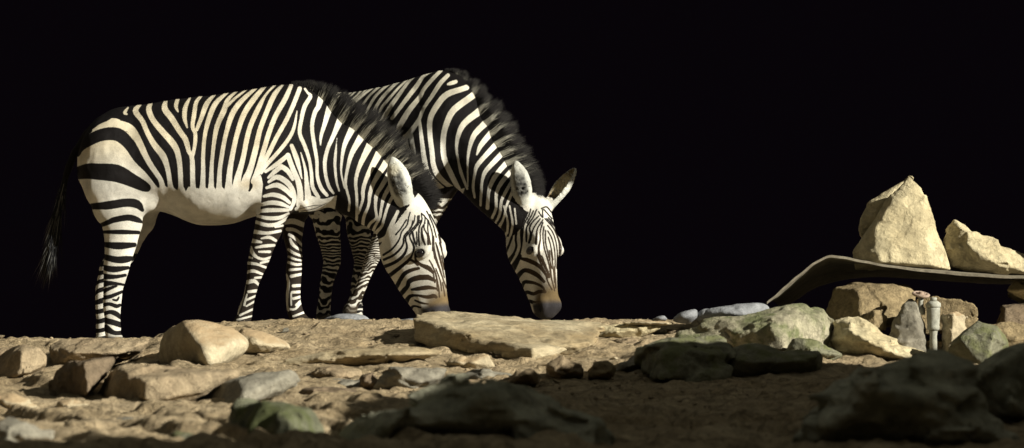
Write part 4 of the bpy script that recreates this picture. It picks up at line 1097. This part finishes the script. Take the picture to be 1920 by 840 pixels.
rock('low mossy rock at the bottom edge left of the mossy boulder', M_MOSSY, [H(8.5,.4,[(292,870),(300,824),(330,806),(372,812),(410,834),(416,870)],[(340,830,-.1)])], seed=52)
rock('dark stone in the bottom left foreground between grey and mossy rocks', M_BROWN, [H(8.6,.3,[(90,870),(108,812),(165,806),(230,822),(270,870)],[(120,826,-.1)])], seed=53, rough=.03)

# a rock-shaped blocker added out of view to the right: it keeps the light off the legs of the farther zebra
o = rock('x', M_BROWN, [[(3.2,-.75,-.5),(3.9,-.75,-.5),(3.9,.4,-.5),(3.2,.4,-.5),(3.25,-.7,2.6),(3.8,-.7,2.6),(3.8,.35,2.5),(3.25,.35,2.5)], [(3.38,-1.54,2.3),(3.58,-1.54,2.3),(3.3,-.6,2.05),(3.75,-.6,2.05),(3.38,-1.53,2.85),(3.58,-1.53,2.85),(3.3,-.6,2.7),(3.75,-.6,2.7)]], seed=60, res=.03, rough=.03, cuts=0, frac=0)
o.name = 'shade_blocker'; o.data.name = 'shade_blocker'
for k in ('label', 'category'): del o[k]
tag(o, kind='structure')

# ------------------------------------------------------------------ the bent metal sheet
def sheet():
    near = np.array([(1438,566),(1455,553),(1475,534),(1500,512),(1528,490),(1555,479),(1582,482),(1620,489),(1660,495),(1720,503),(1790,511),(1860,517),(1925,519),(1990,520)], float)
    far  = np.array([(1462,566),(1480,562),(1498,552),(1516,540),(1536,530),(1558,522),(1584,516),(1620,513),(1660,513),(1720,516),(1790,520),(1860,524),(1925,525),(1990,525)], float)
    A = smooth_rows(np.concatenate([near, far], 1), 6); nv = 14; th = .013
    top = []
    for i, r in enumerate(A):
        a, b = np.array(W(r[0], r[1], 13.2)), np.array(W(r[2], r[3], 14.25))
        for j in range(nv + 1):
            t = j / nv; p = a + (b - a)*t
            p[2] += .014*math.sin(t*math.pi*1.3) + .003*math.sin(i*.21 + t*4) + .0012*math.sin(i*.9)*(1-t)
            top.append(p)
    top = np.array(top); n = len(A); I = np.arange(len(top)).reshape(n, nv+1)
    bot = top - np.array([0, 0, th]); m = len(top)
    F = []
    q = lambda a, b, c, d: F.append([a, b, c, d])
    for i in range(n-1):
        for j in range(nv):
            q(I[i,j], I[i+1,j], I[i+1,j+1], I[i,j+1]); q(m+I[i,j], m+I[i,j+1], m+I[i+1,j+1], m+I[i+1,j])
        q(I[i,0], m+I[i,0], m+I[i+1,0], I[i+1,0]); q(I[i,nv], I[i+1,nv], m+I[i+1,nv], m+I[i,nv])
    for j in range(nv):
        q(I[0,j], I[0,j+1], m+I[0,j+1], m+I[0,j]); q(I[-1,j], m+I[-1,j], m+I[-1,j+1], I[-1,j+1])
    base = W(1650, 520, 13.6)
    me = mesh_np('metal_sheet', np.concatenate([top, bot]) - np.array(base), F, smooth=False)
    return link('metal_sheet', me, stone('weathered sheet steel', (.27,.24,.18), (.17,.145,.105), 5, .15), loc=base)
tag(sheet(), 'weathered curved metal sheet resting on blocks under the tall pointed rock', 'metal sheet')

# ------------------------------------------------------------------ the water valve
def lathe(name, prof, mat, parent, seg=28, cap=True):
    V, F = [], []
    for (r, z) in prof:
        for k in range(seg):
            a = 2*math.pi*k/seg; V.append((r*math.cos(a), r*math.sin(a), z))
    for i in range(len(prof)-1):
        for k in range(seg):
            F.append([i*seg+k, i*seg+(k+1) % seg, (i+1)*seg+(k+1) % seg, (i+1)*seg+k])
    F.append([k for k in range(seg)][::-1]); F.append([(len(prof)-1)*seg+k for k in range(seg)])
    me = mesh_np(name, V, F)
    for p in me.polygons:
        if len(p.vertices) > 4: p.use_smooth = False
    return link(name, me, mat, parent)
def valve():
    d = 13.0; px = FPX / d
    base = W(1750, 650, d)
    root = bpy.data.objects.new('water_valve', None); COL.objects.link(root); root.location = base
    tag(root, 'grey cylindrical water valve with a pink handwheel between the stones', 'water valve')
    gm = stone('painted grey pipe', (.42,.42,.36), (.30,.29,.23), 8, .12); pm = stone('faded pink paint', (.46,.34,.27), (.36,.27,.2), 9, .15)
    z = lambda y: (650 - y) / px
    r = lambda w: w / px
    lathe('pipe', [(r(7), z(665)), (r(7), z(640)), (r(6.5), z(630)), (r(8), z(622)), (r(8), z(618))], gm, root)
    lathe('valve_body', [(r(10.5), z(619)), (r(11.5), z(616)), (r(11.5), z(612)), (r(11), z(610)), (r(12), z(598)), (r(12.5), z(580)), (r(12), z(576.5))], gm, root)
    lathe('flange', [(r(13), z(576.3)), (r(14), z(575)), (r(14), z(569.5)), (r(13), z(568)), (r(9), z(565)), (r(8), z(564.5))], gm, root)
    lathe('hex_nut', [(r(6.5), z(564.3)), (r(6.5), z(558.5)), (r(5.5), z(557.5))], gm, root, seg=6)
    st = lathe('stem', [(r(8), z(590)), (r(8), z(578)), (r(5), z(575)), (r(5), z(558)), (r(3), z(556))], gm, root); st.location = (-r(22), r(8), 0)
    # handwheel: rim, hub, three spokes
    bm = bmesh.new()
    R1, R2 = r(13.5), r(3.6)
    ring = []
    for k in range(32):
        a = 2*math.pi*k/32; row = []
        for j in range(10):
            b = 2*math.pi*j/10
            row.append(bm.verts.new(((R1 + R2*math.cos(b))*math.cos(a), (R1 + R2*math.cos(b))*math.sin(a), R2*math.sin(b)*.8)))
        ring.append(row)
    for k in range(32):
        for j in range(10): bm.faces.new((ring[k][j], ring[(k+1) % 32][j], ring[(k+1) % 32][(j+1) % 10], ring[k][(j+1) % 10]))
    for k in range(3):
        m = Matrix.Rotation(2*math.pi*k/3 + .4, 4, 'Z') @ Matrix.Translation((R1/2, 0, .002)) @ Matrix.Diagonal((R1, r(4.5), r(3), 1))
        bmesh.ops.create_cube(bm, size=1, matrix=m)
    bmesh.ops.create_cone(bm, cap_ends=True, segments=16, radius1=r(5.5), radius2=r(4.5), depth=r(8), matrix=Matrix.Translation((0,0,r(1.5))))
    me = bpy.data.meshes.new('handwheel'); bm.to_mesh(me); bm.free()
    hw = link('handwheel', me, pm, root); hw.location = (-r(22), r(8), z(552)); hw.rotation_euler = (.28, .10, 0)
valve()

for k, (x, y, wd, hh, m) in enumerate([(640,728,70,16,M_GREY),(545,668,46,12,M_SAND),(900,716,80,18,M_GREY),(1000,742,60,16,M_SAND),(310,772,60,14,M_SAND),(700,650,50,9,M_SLAB),(1085,660,52,12,M_PALE),
        (230,800,70,16,M_GREY),(600,752,90,18,M_BROWN),(1180,652,50,12,M_SAND),(850,732,60,14,M_PALE),(60,725,60,12,M_SAND),(1240,640,46,10,M_PALE),(480,672,44,10,M_SAND),(760,712,46,12,M_SAND)]):
    rock('low slab fragment bedded in the sandy slope, one of several alike', m, [H(12, .28, [(x-wd, y, .16), (x-wd*.7, y-hh, .12), (x+wd*.2, y-hh*1.25), (x+wd, y-hh*.7), (x+wd*.8, y-2), (x, y+4)], [(x-wd*.1, y-hh*.8, -.1), (x+wd*.1, y+6, -.12)])],
         seed=100+k, chip=.05, frac=.012, layers=.008, rough=.012, group='bedded slab fragments')

# ------------------------------------------------------------------ loose stones on the sand
def loose(n):
    rg = np.random.default_rng(12); var = []
    for k in range(7):
        p = rg.normal(size=(9, 3)); p /= np.linalg.norm(p, axis=1)[:, None]; p *= np.array([1, .75, .5])
        bm = bmesh.new()
        for v in p: bm.verts.new(v)
        r = bmesh.ops.convex_hull(bm, input=bm.verts)
        bmesh.ops.delete(bm, geom=[v for v in bm.verts if not v.link_faces], context='VERTS')
        bmesh.ops.bevel(bm, geom=list(bm.edges), offset=.10, segments=2, affect='EDGES', profile=.6)
        me = bpy.data.meshes.new('loose_stone'); bm.to_mesh(me); bm.free(); me.materials.append([M_SAND, M_PALE, M_SAND, M_GREY, M_PALE, M_BROWN, M_SAND][k]); var.append(me)
    first = {}
    for i in range(n):
        px, py = rg.uniform(-20, 1540), rg.uniform(612, 835); d = dg(px, py)
        if px > 1150 and py > 700: continue
        X, Y = (px - 960)*d/FPX, d - D0
        s = .012 + .034*rg.random()**2.2
        k = int(rg.integers(len(var)))
        if k in first: o = first[k].copy()
        else: o = first[k] = bpy.data.objects.new('loose_stone', var[k])
        COL.objects.link(o)
        o.location = (X, Y, float(ground_z(np.array([X]), np.array([Y]))[0]) + .012 + s*.12)
        o.rotation_euler = (rg.normal()*.25, rg.normal()*.25, rg.uniform(0, 6.28)); o.scale = (s, s, s*.9)
        tag(o, 'small angular loose stone lying on the sandy ground', 'stone', 'loose stones on the sand')
loose(110)

# ------------------------------------------------------------------ loose gravel and clods
def gravel(n):
    rg = np.random.default_rng(3)
    d = 8.3 + 5.4*rg.random(n)**.8; px = rg.uniform(-60, 1980, n)
    X = (px - 960)*d/FPX; Y = d - D0; z = ground_z(X, Y)
    bm = bmesh.new(); bmesh.ops.create_icosphere(bm, subdivisions=1, radius=1); base = np.array([v.co for v in bm.verts]); fc = np.array([[v.index for v in f.verts] for f in bm.faces]); bm.free()
    s = .003 + .011*rg.random(n)**4
    V = base[None]*(1 + .28*rg.normal(size=(n, len(base), 1)))*s[:, None, None]*np.stack([1+.4*rg.random(n), 1+.4*rg.random(n), .55+.3*rg.random(n)], 1)[:, None]
    V = V + np.stack([X, Y, z + .012], 1)[:, None]
    F = (fc[None] + (np.arange(n)*len(base))[:, None, None]).reshape(-1, 3)
    me = mesh_np('gravel', V.reshape(-1, 3), F, smooth=False)
    return link('gravel', me, M_SAND)
tag(gravel(2200), kind='stuff')
SUN_AZ, SUN_EL, SUN_E = 59, 22, 5.0
# ================================================================== light, sky, camera
w = bpy.data.worlds.new('World'); S.world = w; w.use_nodes = True
nt = w.node_tree; N, K = nt.nodes, nt.links
bg = N['Background']
tc = N.new('ShaderNodeTexCoord'); sx = N.new('ShaderNodeSeparateXYZ'); K.new(tc.outputs['Generated'], sx.inputs[0])
mr = N.new('ShaderNodeMapRange'); mr.interpolation_type = 'SMOOTHSTEP'
mr.inputs['From Min'].default_value = .22; mr.inputs['From Max'].default_value = .95; K.new(sx.outputs['Z'], mr.inputs['Value'])
mx = N.new('ShaderNodeMix'); mx.data_type = 'RGBA'; K.new(mr.outputs[0], mx.inputs['Factor'])
mx.inputs['A'].default_value = (.0013, .0008, .0014, 1); mx.inputs['B'].default_value = (.100, .100, .084, 1)
K.new(mx.outputs['Result'], bg.inputs['Color']); bg.inputs['Strength'].default_value = 1

AZ, EL = math.radians(SUN_AZ), math.radians(SUN_EL)
ld = bpy.data.lights.new('sun', 'SUN'); ld.energy = SUN_E; ld.angle = math.radians(.55); ld.color = (1, .96, .84)
lo = bpy.data.objects.new('sun', ld); COL.objects.link(lo)
toward = Vector((math.sin(AZ)*math.cos(EL), -math.cos(AZ)*math.cos(EL), math.sin(EL)))
lo.rotation_euler = toward.to_track_quat('Z', 'Y').to_euler(); lo.location = toward * 30

cd = bpy.data.cameras.new('camera'); cam = bpy.data.objects.new('camera', cd); COL.objects.link(cam)
cam.location = (0, -D0, 0); cam.rotation_euler = (math.pi/2, 0, 0)
cd.sensor_width = 36; cd.lens = 36 * FPX / 1920; cd.shift_y = (HZ - 420) / 1920
cd.clip_start = .05; cd.clip_end = 1000
cd.dof.use_dof = True; cd.dof.focus_distance = 14.0; cd.dof.aperture_fstop = 2.8
S.camera = cam
S.view_settings.view_transform = 'Standard'; S.view_settings.look = 'None'; S.view_settings.exposure = .72; S.view_settings.gamma = 1
S.cycles.max_bounces = 6; S.cycles.diffuse_bounces = 1
S.cycles.use_denoising = True
